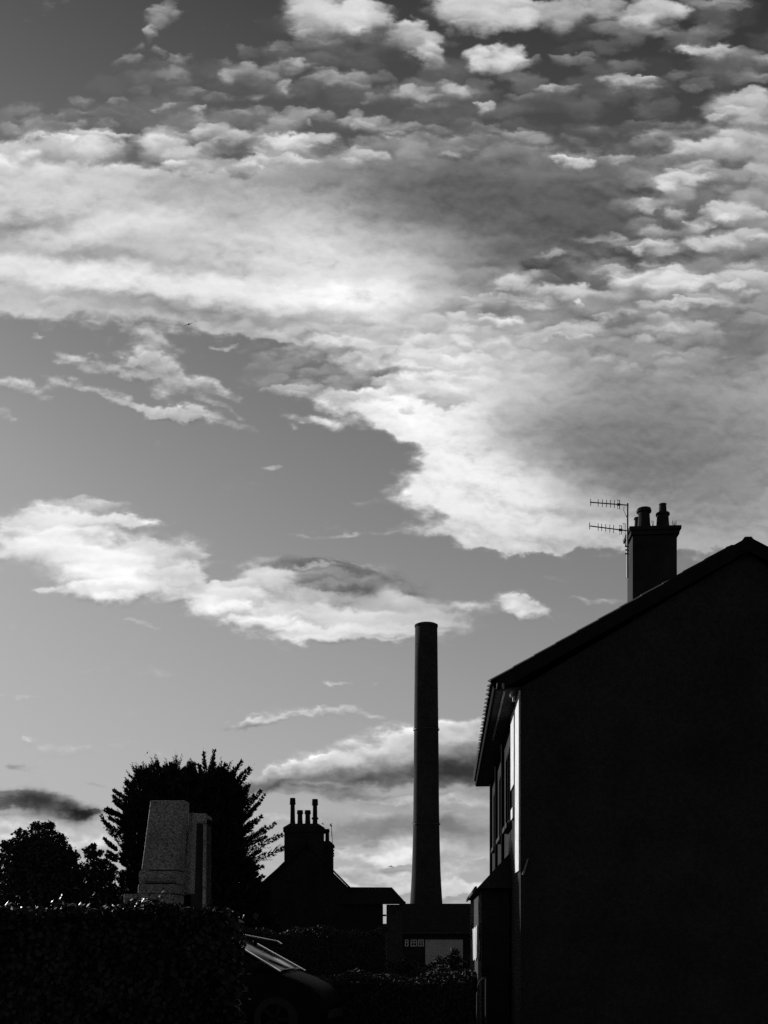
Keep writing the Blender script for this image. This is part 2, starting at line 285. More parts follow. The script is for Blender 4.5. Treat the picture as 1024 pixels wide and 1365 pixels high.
M = dict(
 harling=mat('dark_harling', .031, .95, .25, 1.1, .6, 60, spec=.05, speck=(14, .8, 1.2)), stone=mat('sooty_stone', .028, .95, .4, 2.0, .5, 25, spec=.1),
 render=mat('weathered_dark_render', .02, .9, .5, 2.5, .3, 40, spec=.15), white=mat('white_paint_and_sunlit_wall', .56, .7, .22, 5, .25, 70, speck=(28, .72, 1.08)),
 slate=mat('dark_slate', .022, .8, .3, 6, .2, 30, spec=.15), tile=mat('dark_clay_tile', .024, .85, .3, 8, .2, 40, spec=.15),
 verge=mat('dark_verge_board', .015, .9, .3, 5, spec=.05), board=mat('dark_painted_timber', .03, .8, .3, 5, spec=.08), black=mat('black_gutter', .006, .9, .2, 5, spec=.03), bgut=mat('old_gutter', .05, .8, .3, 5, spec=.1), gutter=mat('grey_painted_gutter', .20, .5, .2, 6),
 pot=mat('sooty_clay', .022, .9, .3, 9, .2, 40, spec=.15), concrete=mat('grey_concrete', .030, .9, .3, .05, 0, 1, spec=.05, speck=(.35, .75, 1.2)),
 conbase=mat('paler_concrete', .10, .9, .2, .1, spec=.1),
 granite=mat('speckled_granite', .20, .75, .3, 2.2, .7, 70, speck=(46, .35, 1.65), spec=.3),
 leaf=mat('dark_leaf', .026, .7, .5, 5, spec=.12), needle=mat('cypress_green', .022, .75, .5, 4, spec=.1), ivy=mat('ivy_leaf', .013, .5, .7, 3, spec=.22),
 bark=mat('bark', .03, .95, .4, 12, .6, 40, spec=.1), glass=mat('dark_window_glass', .01, .06, .1, 1, spec=.5), greenglass=mat('car_glass', .01, .08, .1, 1, spec=.12),
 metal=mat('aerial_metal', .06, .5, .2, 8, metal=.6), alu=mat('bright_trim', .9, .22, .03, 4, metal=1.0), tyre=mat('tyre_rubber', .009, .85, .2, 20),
 paint=mat('dark_car_paint', .008, .55, .1, 3, spec=.03), rim=mat('alloy_rim', .012, .6, .1, 5, spec=.1), lamp=mat('lamp_lens', .05, .12, .1, 8, spec=.6),
 soil=mat('dark_soil_and_turf', .03, .98, .5, .8, .6, 8, spec=.05), tarmac=mat('tarmac', .035, .95, .3, 6, .5, 60, spec=.1),
 rough=mat('bungalow_roughcast', .42, .9, .15, 2, .3, 50), frame=mat('white_window_frame', .6, .6, .05, 6), feather=mat('dark_feathers', .01, .8, .2, 20),
 rail=mat('painted_steel_rail', .03, .7, .2, 10, spec=.1), panel=mat('grey_panelling', .05, .8, .3, 4),
)
class MB:
    def __init__(s): s.v = []; s.f = []
    def add(s, vs, fs):
        n = len(s.v); s.v += [tuple(v) for v in vs]; s.f += [tuple(i + n for i in f) for f in fs]; return s
    def hexa(s, b, t):      # four bottom points, four top points
        return s.add(list(b) + list(t), [(3, 2, 1, 0), (4, 5, 6, 7), (0, 1, 5, 4), (1, 2, 6, 5), (2, 3, 7, 6), (3, 0, 4, 7)])
    def box(s, x0, x1, y0, y1, z0, z1, f=None):
        f = f or (lambda x, y, z: (x, y, z))
        return s.hexa([f(x0, y0, z0), f(x1, y0, z0), f(x1, y1, z0), f(x0, y1, z0)], [f(x0, y0, z1), f(x1, y0, z1), f(x1, y1, z1), f(x0, y1, z1)])
    def prism(s, poly, off):   # polygon (3d points) pushed along off
        n = len(poly); a = [Vector(p) for p in poly]; o = Vector(off); b = [p + o for p in a]
        return s.add(a + b, [tuple(range(n))[::-1], tuple(range(n, 2 * n))] + [(i, (i + 1) % n, (i + 1) % n + n, i + n) for i in range(n)])
    def lathe(s, c, prof, n=24, cap=True):   # prof: (radius, z)
        c = Vector(c); vs = []; fs = []
        for r, z in prof:
            for k in range(n): a = 2 * math.pi * k / n; vs.append(c + Vector((r * math.cos(a), r * math.sin(a), z)))
        for j in range(len(prof) - 1):
            for k in range(n): fs.append((j * n + k, j * n + (k + 1) % n, (j + 1) * n + (k + 1) % n, (j + 1) * n + k))
        if cap: fs += [tuple(range(n))[::-1], tuple((len(prof) - 1) * n + k for k in range(n))]
        return s.add(vs, fs)
    def tube(s, pts, r, n=6, r2=None):
        pts = [Vector(p) for p in pts]; m = len(pts); vs = []; fs = []
        for i, p in enumerate(pts):
            d = (pts[min(i + 1, m - 1)] - pts[max(i - 1, 0)]).normalized()
            x = d.cross(Vector((0, 0, 1)) if abs(d.z) < .9 else Vector((1, 0, 0))).normalized(); y = d.cross(x)
            rr = r if r2 is None else r + (r2 - r) * i / (m - 1)
            for k in range(n): a = 2 * math.pi * k / n; vs.append(p + (x * math.cos(a) + y * math.sin(a)) * rr)
        for i in range(m - 1):
            for k in range(n): fs.append((i * n + k, i * n + (k + 1) % n, (i + 1) * n + (k + 1) % n, (i + 1) * n + k))
        fs += [tuple(range(n))[::-1], tuple((m - 1) * n + k for k in range(n))]
        return s.add(vs, fs)
    def build(s, name, m, parent=None, smooth=False, bevel=0.0, **props):
        org = wpos(parent) if parent else Vector((0, 0, 0))
        me = bpy.data.meshes.new(name)
        me.from_pydata([tuple(Vector(v) - org) for v in s.v], [], s.f); me.materials.append(M[m] if isinstance(m, str) else m)
        bm = bmesh.new(); bm.from_mesh(me); bmesh.ops.recalc_face_normals(bm, faces=bm.faces); bm.to_mesh(me); bm.free()
        if smooth:
            for p in me.polygons: p.use_smooth = True
        o = bpy.data.objects.new(name, me); COL.objects.link(o)
        if parent: o.parent = parent
        if bevel:
            b = o.modifiers.new('bevel', 'BEVEL'); b.width = bevel; b.segments = 2; b.limit_method = 'ANGLE'; b.angle_limit = R(35)
        for k, v in props.items(): o[k] = v
        return o
def wpos(o):
    p = Vector((0, 0, 0))
    while o: p = p + Vector(o.location); o = o.parent
    return p
def thing(name, label, cat, loc, group=None):
    o = bpy.data.objects.new(name, None); COL.objects.link(o); o.location = loc; o.empty_display_size = .3
    o['label'] = label; o['category'] = cat
    if group: o['group'] = group
    return o
def raw(name, V, Fc, m, parent=None, **props):
    """big mesh from arrays; V (n,3) world coordinates, Fc list of equal-size polygons"""
    org = np.array(wpos(parent)) if parent else np.zeros(3)
    me = bpy.data.meshes.new(name); V = (V - org).astype('f4'); nf, k = Fc.shape
    me.vertices.add(len(V)); me.vertices.foreach_set('co', V.ravel())
    me.loops.add(nf * k); me.loops.foreach_set('vertex_index', Fc.astype('i4').ravel())
    me.polygons.add(nf); me.polygons.foreach_set('loop_start', np.arange(0, nf * k, k, dtype='i4'))
    me.update(calc_edges=True); me.materials.append(M[m])
    o = bpy.data.objects.new(name, me); COL.objects.link(o)
    if parent: o.parent = parent
    for a, v in props.items(): o[a] = v
    return o

# ================================================================== ground
def gz(y):
    if y < 10: return 0.0
    if y < 180: return -.034 * (y - 10)
    return -5.78
ys = [-300, -60, -20, 0, 5, 10, 14, 18, 24, 32, 45, 60, 90, 130, 180, 400, 900, 2000, 5000, 9000]
xs = [-6000, -1500, -400, -100, -30, -10, -4, 0, 4, 10, 30, 100, 400, 1500, 6000]
g = MB(); g.add([(x, y, gz(y)) for y in ys for x in xs], [(j * len(xs) + i, j * len(xs) + i + 1, (j + 1) * len(xs) + i + 1, (j + 1) * len(xs) + i) for j in range(len(ys) - 1) for i in range(len(xs) - 1)])
g.build('ground', 'soil', kind='structure')
rd = MB()
for a, b in ((-3, 5), (5, 10), (10, 15.6)):
    rd.add([(-1.9 if a > 4 else -1.2, a, gz(a) + .006), (1.9, a, gz(a) + .006), (1.9, b, gz(b) + .006), (-1.9 if b > 5 else -1.9, b, gz(b) + .006)], [(0, 1, 2, 3)])
rd.build('driveway', 'tarmac', kind='structure')

# ================================================================== house on the right
HC = Vector((2.145, 16.5, 0)); yaw = R(3.6)
HA = Vector((math.sin(yaw), math.cos(yaw), 0)); HB = Vector((math.cos(yaw), -math.sin(yaw), 0))   # along the street front / along the gable
def H(t, s, z): return HC + HB * t + HA * s + Vector((0, 0, z))
LEN, SPAN, EZ, RZ = 11.6, 6.96, 5.29, 7.42
g0 = -.6
house = thing('house', 'tall dark gabled house filling the right side, tiled eaves and one chimney on its roof', 'house', HC)
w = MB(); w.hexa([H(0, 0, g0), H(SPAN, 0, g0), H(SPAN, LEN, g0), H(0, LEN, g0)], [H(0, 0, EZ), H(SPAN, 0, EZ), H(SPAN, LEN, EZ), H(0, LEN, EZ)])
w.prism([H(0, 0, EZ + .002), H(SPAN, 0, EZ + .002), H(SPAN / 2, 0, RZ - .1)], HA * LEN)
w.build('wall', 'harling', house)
OV, VO = .37, .10            # eave and verge overhang
pitch = (RZ - 5.31) / (SPAN / 2 + OV)
def roofz(t): return RZ - abs(t - SPAN / 2) * pitch
for sgn in (0, 1):
    t0, t1 = (-OV, SPAN / 2) if sgn == 0 else (SPAN + OV, SPAN / 2)
    z0, z1 = roofz(t0), RZ
    b = MB(); b.hexa([H(t0, -VO, z0), H(t1, -VO, z1), H(t1, LEN + VO, z1), H(t0, LEN + VO, z0)], [H(t0, -VO, z0 + .09), H(t1, -VO, z1 + .09), H(t1, LEN + VO, z1 + .09), H(t0, LEN + VO, z0 + .09)])
    b.build('roof', 'tile', house)
b = MB()
for k in range(26):          # ridge tiles
    s0 = -VO + k * (LEN + 2 * VO) / 26
    b.prism([H(SPAN / 2 - .14, s0, RZ + .02), H(SPAN / 2 - .05, s0, RZ + .13), H(SPAN / 2 + .05, s0, RZ + .13), H(SPAN / 2 + .14, s0, RZ + .02)], HA * (.44))
b.build('ridge_tiles', 'tile', house)
# courses of pantiles: the row at the eave stands out one by one against the sky
nt = 35; step = (LEN + 2 * VO) / nt
def pantile(s0, row):
    t0 = -OV - .08 + row * .33; L = .40; m = MB(); pts = []
    for i in range(7):
        q = i / 6; s = s0 + q * step; hgt = .055 * math.sin(q * math.pi) + .015 * (1 - q)
        pts.append((s, hgt))
    vs = []
    for tt in (t0, t0 + L):
        for th in (.0, .022):
            for i_, (s, hgt) in enumerate(pts): q_ = tt - (.065 * (1 - abs(i_ / 3 - .7)) if tt == t0 and row == 0 else 0); vs.append(H(q_, s, roofz(q_) + .095 + hgt + th + (.012 if tt == t0 else 0)))
    n = 7; fs = []
    for i in range(n - 1):
        fs += [(i, i + 1, n * 2 + i + 1, n * 2 + i), (n + i, n * 3 + i, n * 3 + i + 1, n + i + 1), (i, n + i, n + i + 1, i + 1), (2 * n + i, 2 * n + i + 1, 3 * n + i + 1, 3 * n + i)]
    fs += [(0, 2 * n, 3 * n, n), (n - 1, 2 * n - 1, 4 * n - 1, 3 * n - 1)]
    m.add(vs, fs); return m
first = pantile(-VO, 0).build('roof_tile', 'tile', house)
for k in range(1, nt):
    c = first.copy(); COL.objects.link(c); c.location = HA * step * k + Vector((0, 0, random.uniform(-.008, .008))); c.name = 'roof_tile'
b = MB()
for row in range(1, 12):
    for k in range(nt):
        m = pantile(-VO + k * step, row); b.add(m.v, m.f)
b.build('tile_courses', 'tile', house, kind='stuff')
# soffit, fascia, gutter, verge
MB().hexa([H(-OV, -VO + .02, 5.255), H(-.003, -VO + .02, 5.255), H(-.003, LEN + VO, 5.255), H(-OV, LEN + VO, 5.255)], [H(-OV, -VO + .02, 5.283), H(-.003, -VO + .02, 5.283), H(-.003, LEN + VO, 5.283), H(-OV, LEN + VO, 5.283)]).build('soffit', 'board', house)
gt = MB(); gs = [(.065 * math.cos(a), -.06 * math.sin(a)) for a in [math.pi * k / 6 for k in range(7)]]
vs = []
for s in (-VO, LEN + VO):
    for f in (1, .86):
        for x, z in gs: vs.append(H(-OV - .02 + x * f * .7, s, 5.31 + z * f))
fs = []
for i in range(6): fs += [(i, i + 1, 14 + i + 1, 14 + i), (7 + i, 21 + i, 21 + i + 1, 7 + i + 1), (i, 7 + i, 8 + i, i + 1), (14 + i, 15 + i, 22 + i, 21 + i)]
gt.add(vs, fs); gt.build('gutter', 'black', house, smooth=False)
MB().hexa([H(-OV + .10, -.02, 5.236), H(-OV + .135, -.02, 5.236), H(-OV + .135, 4.4, 5.236), H(-OV + .10, 4.4, 5.236)], [H(-OV + .10, -.02, 5.253), H(-OV + .125, -.02, 5.253), H(-OV + .125, 4.4, 5.253), H(-OV + .10, 4.4, 5.253)]).build('soffit_bead', 'gutter', house)
for t0, t1 in ((-OV, SPAN / 2), (SPAN + OV, SPAN / 2)):
    b = MB(); b.hexa([H(t0, -VO - .03, roofz(t0) - .10), H(t1, -VO - .03, RZ - .10), H(t1, -VO - .003, RZ - .10), H(t0, -VO - .003, roofz(t0) - .10)], [H(t0, -VO - .03, roofz(t0) + .12), H(t1, -VO - .03, RZ + .12), H(t1, -VO - .003, RZ + .12), H(t0, -VO - .003, roofz(t0) + .12)])
    b.build('verge_board', 'verge', house)
for t, z in ((-.30, 5.31), (-.17, 5.18), (-.13, 5.11)):     # small brackets at the eave end
    MB().box(t, t + .035, -.16, -.06, z - .05, z + .02, H).build('bracket', 'gutter', house)
# sunlit patches near the corner of the street front, modelled as white strips
MB().box(-.03, -.003, .004, .95, 2.42, 5.253, H).build('sunlit_strip', 'white', house, label='white strip standing for the sunlit corner of the wall')
MB().box(-.03, -.003, 1.28, 2.2, 3.95, 5.253, H).build('sunlit_strip', 'white', house, label='narrower white strip standing for sunlit wall above the sill')
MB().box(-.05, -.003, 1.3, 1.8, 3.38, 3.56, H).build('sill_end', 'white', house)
def window(par, s0, s1, z0, z1, fr='board', n=2, t=-.002, gl='glass'):
    f = MB(); e = .07; T = t
    f.box(T - .04, T, s0, s1, z0, z0 + e, H).box(T - .04, T, s0, s1, z1 - e, z1, H).box(T - .04, T, s0, s0 + e, z0 + e + .001, z1 - e - .001, H).box(T - .04, T, s1 - e, s1, z0 + e + .001, z1 - e - .001, H)
    for k in range(1, n):
        q = s0 + (s1 - s0) * k / n; f.box(T - .035, T, q - .025, q + .025, z0 + e + .001, z1 - e - .001, H)
    o = f.build('window', fr, par)
    MB().box(T - .015, T - .001, s0 + e, s1 - e, z0 + e, z1 - e, H).build('pane', gl, o)
    MB().box(T - .10, T, s0 - .06, s1 + .06, z0 - .09, z0 - .003, H).build('sill', 'render', o)
window(house, 2.35, 3.7, 3.4, 4.75, 'black'); window(house, 5.1, 6.4, 3.4, 4.75, 'black'); window(house, 8.1, 9.4, 3.4, 4.75, 'black')
for s in (4.4, 7.3, 10.4): MB().tube([H(-.06, s, 5.2), H(-.06, s, g0 + .1)], .036, 8).build('downpipe', 'black', house)
# single storey bay with a hipped lean-to roof along the front
px0, px1, PW, PZ, PT = 2.2, LEN + 1.1, .50, 2.22, 2.86
porch = MB().box(-PW - .04, -.04, px0 + .2, px1, g0, PZ - .001, H).build('front_bay', 'render', house)
b = MB(); b.add([H(-PW - .12, px0, PZ), H(-.004, px0, PZ), H(-.004, px1 + .1, PZ), H(-PW - .12, px1 + .1, PZ), H(-.03, px0 + .55, PT), H(-.004, px0 + .55, PT), H(-.004, px1 + .1, PT), H(-.03, px1 + .1, PT)],
      [(3, 2, 1, 0), (0, 1, 5, 4), (0, 4, 7, 3), (2, 3, 7, 6), (1, 2, 6, 5), (4, 5, 6, 7)])
b.build('bay_roof', 'slate', porch)
MB().box(-PW - .16, -PW - .125, px0, px1, PZ - .04, PZ + .03, H).build('bay_gutter', 'board', porch)
for s0, s1, z0, z1 in ((7.2, 9.0, .74, 1.46), (5.5, 6.8, .80, 1.50), (4.2, 5.1, .88, 1.54)):
    MB().box(-PW - .07, -PW - .042, s0, s1, z0, z1, H).build('white_board', 'white', porch)
for s in (10.1, 2.9): MB().box(-PW - .06, -PW - .042, s, s + .5, .9, 1.6, H).build('bay_window', 'glass', porch)
# side lean-to corner rising to the right of the bay
b = MB(); b.prism([H(.02, -.012, 2.35), H(.10, -.012, 2.60), H(.12, -.012, 2.60), H(.05, -.012, 2.35)], -HA * .05); b.build('flashing', 'gutter', house)

# chimney on the house
ct0 = 1.00
cs, cw, cd = .35, .74, .52
def px_t(px, s):     # gable coordinate seen at a given picture column
    k = (px - CX) / F; x0, y0 = HC.x + HA.x * s, HC.y + HA.y * s
    return (k * y0 - x0) / (HB.x - k * HB.y)
ct0 = px_t(843.5, cs); ct1 = px_t(902.5, cs); yy_ = HC.y + cs
def zz_(py, y): return EYE + (HY - py) / F * y
ych = (HC + HB * ct0 + HA * cs).y
ztop = zz_(703, ych)
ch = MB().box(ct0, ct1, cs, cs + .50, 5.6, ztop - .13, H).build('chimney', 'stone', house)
MB().box(ct0 - .035, ct1 + .035, cs - .035, cs + .535, ztop - .129, ztop - .06, H).box(ct0 - .06, ct1 + .06, cs - .06, cs + .56, ztop - .059, ztop, H).build('chimney_cap', 'stone', ch, bevel=.006)
def pot(par, px, y0, y1, wpx, s, style, n=14):
    d = (HC + HA * s).y - .1; c = Q(px, y1, d); h = (y1 - y0) / F * d; r = wpx / 2 / F * d
    if style == 'roll': prof = [(r * 1.0, -.03), (r * .9, h * .3), (r * .84, h * .74), (r * 1.08, h * .78), (r * 1.12, h * .88), (r * .96, h * .9), (r * 1.02, h * .98), (r * .9, h)]
    else: prof = [(r * 1.05, -.03), (r * .9, h * .48), (r * 1.1, h * .5), (r * 1.08, h * .58), (r * .62, h * .66), (r * .55, h * .92), (r * .6, h), (r * .5, h)]
    MB().lathe(c, prof, n).build('chimney_pot', 'pot', par, smooth=False)
pot(ch, 858.5, 678, 702, 18, .6, 'roll'); pot(ch, 883.5, 672, 702, 17, .55, 'cowl'); pot(ch, 849.5, 690, 702, 8, .8, 'roll')
rr = random.Random(3); wd = MB()
for k in range(14):
    x = rr.choice([868, 871, 896, 899, 901]) + rr.uniform(-2, 2); a = Q(x, 702, ych + .3); wd.tube([a, a + Vector((rr.uniform(-.03, .03), 0, rr.uniform(.05, .11)))], .003, 3)
wd.build('weeds', 'leaf', ch, kind='stuff')

# aerials on the chimney
ad = ych - .06
aer = thing('television_aerial', 'pair of comb-like television aerials on a pole clamped to the house chimney', 'aerial', Q(836.5, 760, ad))
MB().tube([Q(836.5, 770, ad), Q(836.5, 671, ad)], .016, 8).build('mast', 'metal', aer)
for (x0, y0, x1, y1, els, loop, refl) in ((786.5, 669.5, 838, 673.5, (787.5, 797.5, 803, 808.5, 814, 819), 824.5, None), (785.5, 701, 836, 707.5, (786, 797.5, 802, 807.5, 813, 818), 827, 832)):
    bo = MB().tube([Q(x0, y0, ad), Q(x1, y1, ad)], .009, 6).build('boom', 'metal', aer)
    for k, x in enumerate(els):
        yc = y0 + (y1 - y0) * (x - x0) / (x1 - x0); hh = 4.6 + .15 * k
        MB().tube([Q(x, yc - hh, ad), Q(x, yc + hh, ad)], .0055, 5).build('element', 'metal', bo)
    if refl: els2 = (822.5, refl)
    yc = y0 + (y1 - y0) * (loop - x0) / (x1 - x0)
    MB().tube([Q(loop - 1.5, yc - 5.5, ad), Q(loop + 1.5, yc - 5.5, ad), Q(loop + 1.5, yc + 6, ad), Q(loop - 1.5, yc + 6, ad), Q(loop - 1.5, yc - 5.5, ad)], .007, 5).build('dipole', 'metal', bo)
    MB().tube([Q(loop - 2.2, yc, ad), Q(loop + 2.2, yc + .2, ad)], .022, 8).build('junction_box', 'metal', bo)
    if refl:
        yc = y0 + (y1 - y0) * (refl - x0) / (x1 - x0)
        MB().tube([Q(refl - 1.6, yc - 9, ad), Q(refl + 1.4, yc - 9, ad), Q(refl + 1.4, yc + 9, ad), Q(refl - 1.6, yc + 9, ad), Q(refl - 1.6, yc - 9, ad)], .006, 5).build('reflector', 'metal', bo)
MB().tube([Q(832, 675, ad), Q(831.5, 680, ad), Q(834, 686, ad), Q(835.5, 690, ad)], .004, 4).build('cable', 'metal', aer)
for y in (728, 733, 738): MB().tube([Q(834, y, ad), Q(838, y + 1, ad + .06)], .012, 6).build('clamp', 'metal', aer)

# ================================================================== industrial chimney
SD = 830.0
stack = thing('industrial_chimney', 'very tall flared concrete industrial chimney rising on the skyline', 'chimney', Q(567, 1204, SD) * 1.0)
stack.location.z = gz(900)
cx0 = Q(568.3, 1204, SD)
prof = [(1240, 24.5), (1215, 23.0), (1204, 21.6), (1185, 20.4), (1160, 19.1), (1130, 18.2), (1100, 17.5), (1060, 17.0), (1020, 16.7), (973, 16.3), (930, 15.8), (880, 15.3), (836, 14.9)]
k_ = SD / F
sh = MB().lathe((cx0.x, SD, 0), [(21 * 1.3 * k_, gz(900) - 1)] + [(r * k_, EYE + (HY - y) * k_) for y, r in prof], 48, cap=True)
sh.build('shaft', 'concrete', stack, smooth=True)
b = MB().lathe((cx0.x, SD, 0), [(14.95 * k_, EYE + (HY - 836.3) * k_), (15.6 * k_, EYE + (HY - 835.9) * k_), (15.6 * k_, EYE + (HY - 833.4) * k_), (13.5 * k_, EYE + (HY - 832.4) * k_)], 48); b.build('cap', 'concrete', stack)
for y in (860, 890, 918, 946, 1002, 1030, 1058, 1128, 1156):
    r = float(np.interp(y, [836, 880, 930, 973, 1020, 1060, 1100, 1130, 1160], [14.9, 15.3, 15.8, 16.3, 16.7, 17.0, 17.5, 18.2, 19.1]))
    MB().lathe((cx0.x, SD, 0), [(r * k_ - .3, EYE + (HY - y - .45) * k_), (r * k_ + .09, EYE + (HY - y - .4) * k_), (r * k_ + .09, EYE + (HY - y) * k_), (r * k_ - .3, EYE + (HY - y + .05) * k_)], 48).build('lift_band', 'concrete', stack)
for y, r in ((973, 16.3), (1099, 17.5)):
    p = MB().lathe((cx0.x, SD, 0), [(r * k_ + .02, EYE + (HY - y - .6) * k_), (r * k_ + .75, EYE + (HY - y - .4) * k_), (r * k_ + .75, EYE + (HY - y) * k_), (r * k_ + .02, EYE + (HY - y) * k_)], 48).build('gallery', 'metal', stack)
    b = MB()
    for q in range(32):
        a = q * math.tau / 32; x, y_ = cx0.x + (r * k_ + .65) * math.cos(a), SD + (r * k_ + .65) * math.sin(a); z = EYE + (HY - y) * k_
        b.tube([(x, y_, z), (x, y_, z + 1.2)], .06, 4)
    b.build('railing_posts', 'metal', p, kind='stuff')
    for hz_ in (.6, 1.2):
        MB().tube([(cx0.x + (r * k_ + .65) * math.cos(a), SD + (r * k_ + .65) * math.sin(a), EYE + (HY - y) * k_ + hz_) for a in [j * math.tau / 48 for j in range(49)]], .05, 4).build('handrail', 'metal', p)

# ================================================================== cottage with chimney stacks
CD = 30.0
cot = thing('cottage', 'dark stone cottage with four chimney pots on one stack and a low hipped wing', 'cottage', Q(410, 1230, CD))
cot.location.z = gz(CD)
def CQ(px, py, d=CD): return Q(px, py, d)
gzc = gz(CD) - .3
def gabled(y0, y1, pts, name, m, par):
    return MB().prism([Q(px, py, y0) for px, py in pts], Vector((0, y1 - y0, 0))).build(name, m, par)
yb = HY + (EYE - gzc) / CD * F
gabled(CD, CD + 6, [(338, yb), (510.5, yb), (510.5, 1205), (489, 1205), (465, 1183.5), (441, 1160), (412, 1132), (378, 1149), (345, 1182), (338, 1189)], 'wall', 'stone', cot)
# roof slopes
for a, c in (((333, 1193), (409, 1126)), ((470, 1188.5), (408.5, 1126))):
    p0, p1 = Q(a[0], a[1], CD - .12), Q(c[0], c[1], CD - .12); n = Vector((0, 0, .07))
    MB().hexa([p0, p1, p1 + Vector((0, 6.2, 0)), p0 + Vector((0, 6.2, 0))], [p0 + n, p1 + n, p1 + n + Vector((0, 6.2, 0)), p0 + n + Vector((0, 6.2, 0))]).build('roof', 'slate', cot)
# hipped wing: ridge from 464 to 522, eave down to 540
e0, e1 = Q(452, 1203.5, CD - .3), Q(541, 1203.2, CD - .3); r0, r1 = Q(462, 1182.5, CD + .12), Q(522.5, 1182.8, CD + .12)
def sc2(px, py, d): return Q(px, py, d)
back0, back1 = e0 + Vector((0, 1.3, 0)), e1 + Vector((0, 1.3, 0))
rf = MB().add([e0, e1, back1, back0, r0, r1], [(0, 1, 5, 4), (1, 2, 5), (2, 3, 4, 5), (3, 0, 4), (3, 2, 1, 0)]).build('wing_roof', 'slate', cot)
MB().prism([e0 + Vector((0, -.02, -.045)), e1 + Vector((0, -.02, -.045)), e1 + Vector((0, -.02, .03)), e0 + Vector((0, -.02, .03))], (0, .018, 0)).build('fascia', 'board', cot)
# glazed corner: post, middle bar, panel
MB().prism([Q(510.6, 1219, CD), Q(515, 1219, CD), Q(515, 1221.4, CD), Q(510.6, 1221.4, CD)], (0, .05, 0)).build('glazing_bar', 'board', cot)
MB().prism([Q(515.2, 1205.8, CD), Q(536.5, 1205.8, CD), Q(536.5, yb, CD), Q(515.2, yb, CD)], (0, .08, 0)).build('panel', 'panel', cot)
MB().prism([Q(510.6, 1232, CD), Q(515.1, 1232, CD), Q(515.1, yb, CD), Q(510.6, yb, CD)], (0, .07, 0)).build('post', 'board', cot)
# stacks
st = MB(); d0 = CD + .0
st.prism([Q(379, 1175, d0 - .02), Q(430.5, 1180, d0 - .02), Q(430.5, 1109, d0 - .02), Q(379, 1109, d0 - .02)], (0, .62, 0))
cstack = st.build('chimney_stack', 'stone', cot)
def frust(par, xa, xb, ya, xc, xd, yb_, d, dep, name='stack_cap', m='stone', ins=.0):
    MB().hexa([Q(xa, ya, d), Q(xb, ya, d), Q(xb, ya, d) + Vector((0, dep, 0)), Q(xa, ya, d) + Vector((0, dep, 0))], [Q(xc, yb_, d + ins), Q(xd, yb_, d + ins), Q(xd, yb_, d + ins) + Vector((0, dep - 2 * ins, 0)), Q(xc, yb_, d + ins) + Vector((0, dep - 2 * ins, 0))]).build(name, m, par)
frust(cstack, 377.5, 432.2, 1108.9, 377.5, 432.2, 1102.5, d0 - .06, .70)
frust(cstack, 378.5, 431.2, 1102.3, 386, 424.5, 1097.8, d0 - .05, .68, ins=.12)
def cpot(par, px, y0, y1, w, style):
    c = Q(px, y1 + 1.5, d0 + .28); h = (y1 - y0 + 1.5) / F * d0; r = w / 2 / F * d0
    if style == 't': prof = [(r * 1.05, 0), (r * .92, h * .2), (r * .82, h * .74), (r * 1.2, h * .77), (r * 1.12, h * .8), (r * 1.0, h), (r * .8, h)]
    elif style == 'r': prof = [(r * 1.0, 0), (r * .9, h * .2), (r * 1.3, h * .22), (r * 1.3, h * .27), (r * .88, h * .3), (r * .82, h * .74), (r * 1.22, h * .77), (r * 1.15, h * .8), (r * 1.08, h), (r * .8, h)]
    else: prof = [(r * .95, 0), (r * .84, h * .35), (r * .8, h * .7), (r * 1.05, h * .78), (r * 1.1, h * .84), (r * .96, h * .88), (r * .98, h), (r * .8, h)]
    MB().lathe(c, prof, 12).build('chimney_pot', 'pot', par)
cpot(cstack, 390.2, 1063.5, 1098, 7.2, 't'); cpot(cstack, 400, 1080, 1098, 8.2, 's'); cpot(cstack, 410.3, 1080, 1098, 8.2, 's'); cpot(cstack, 420, 1065, 1098, 7.2, 'r')
st2 = MB().prism([Q(430.6, 1180, d0 + .1), Q(443.6, 1180, d0 + .1), Q(443.6, 1129, d0 + .1), Q(430.6, 1129, d0 + .1)], (0, .5, 0)).build('small_stack', 'stone', cot)
frust(st2, 430.8, 445, 1128.9, 430.8, 445, 1125.5, d0 + .05, .58)
frust(st2, 430.8, 444.6, 1125.4, 431, 440, 1121, d0 + .06, .56, ins=.1)
cpot(st2, 436.4, 1105, 1121.5, 6.2, 's')
ad2 = d0 + .4
a2 = thing('roof_aerial', 'thin bent aerial rod on the smaller cottage chimney stack', 'aerial', Q(443.5, 1140, ad2))
MB().tube([Q(443.8, 1145, ad2), Q(443, 1122, ad2), Q(441.5, 1097, ad2)], .012, 5).build('mast', 'metal', a2)
MB().tube([Q(440, 1099, ad2), Q(442.5, 1102, ad2)], .02, 5).build('tip', 'metal', a2)
for y in (1133, 1137, 1140): MB().tube([Q(442, y, ad2), Q(445.6, y + 1, ad2)], .03, 6).build('bracket', 'metal', a2)

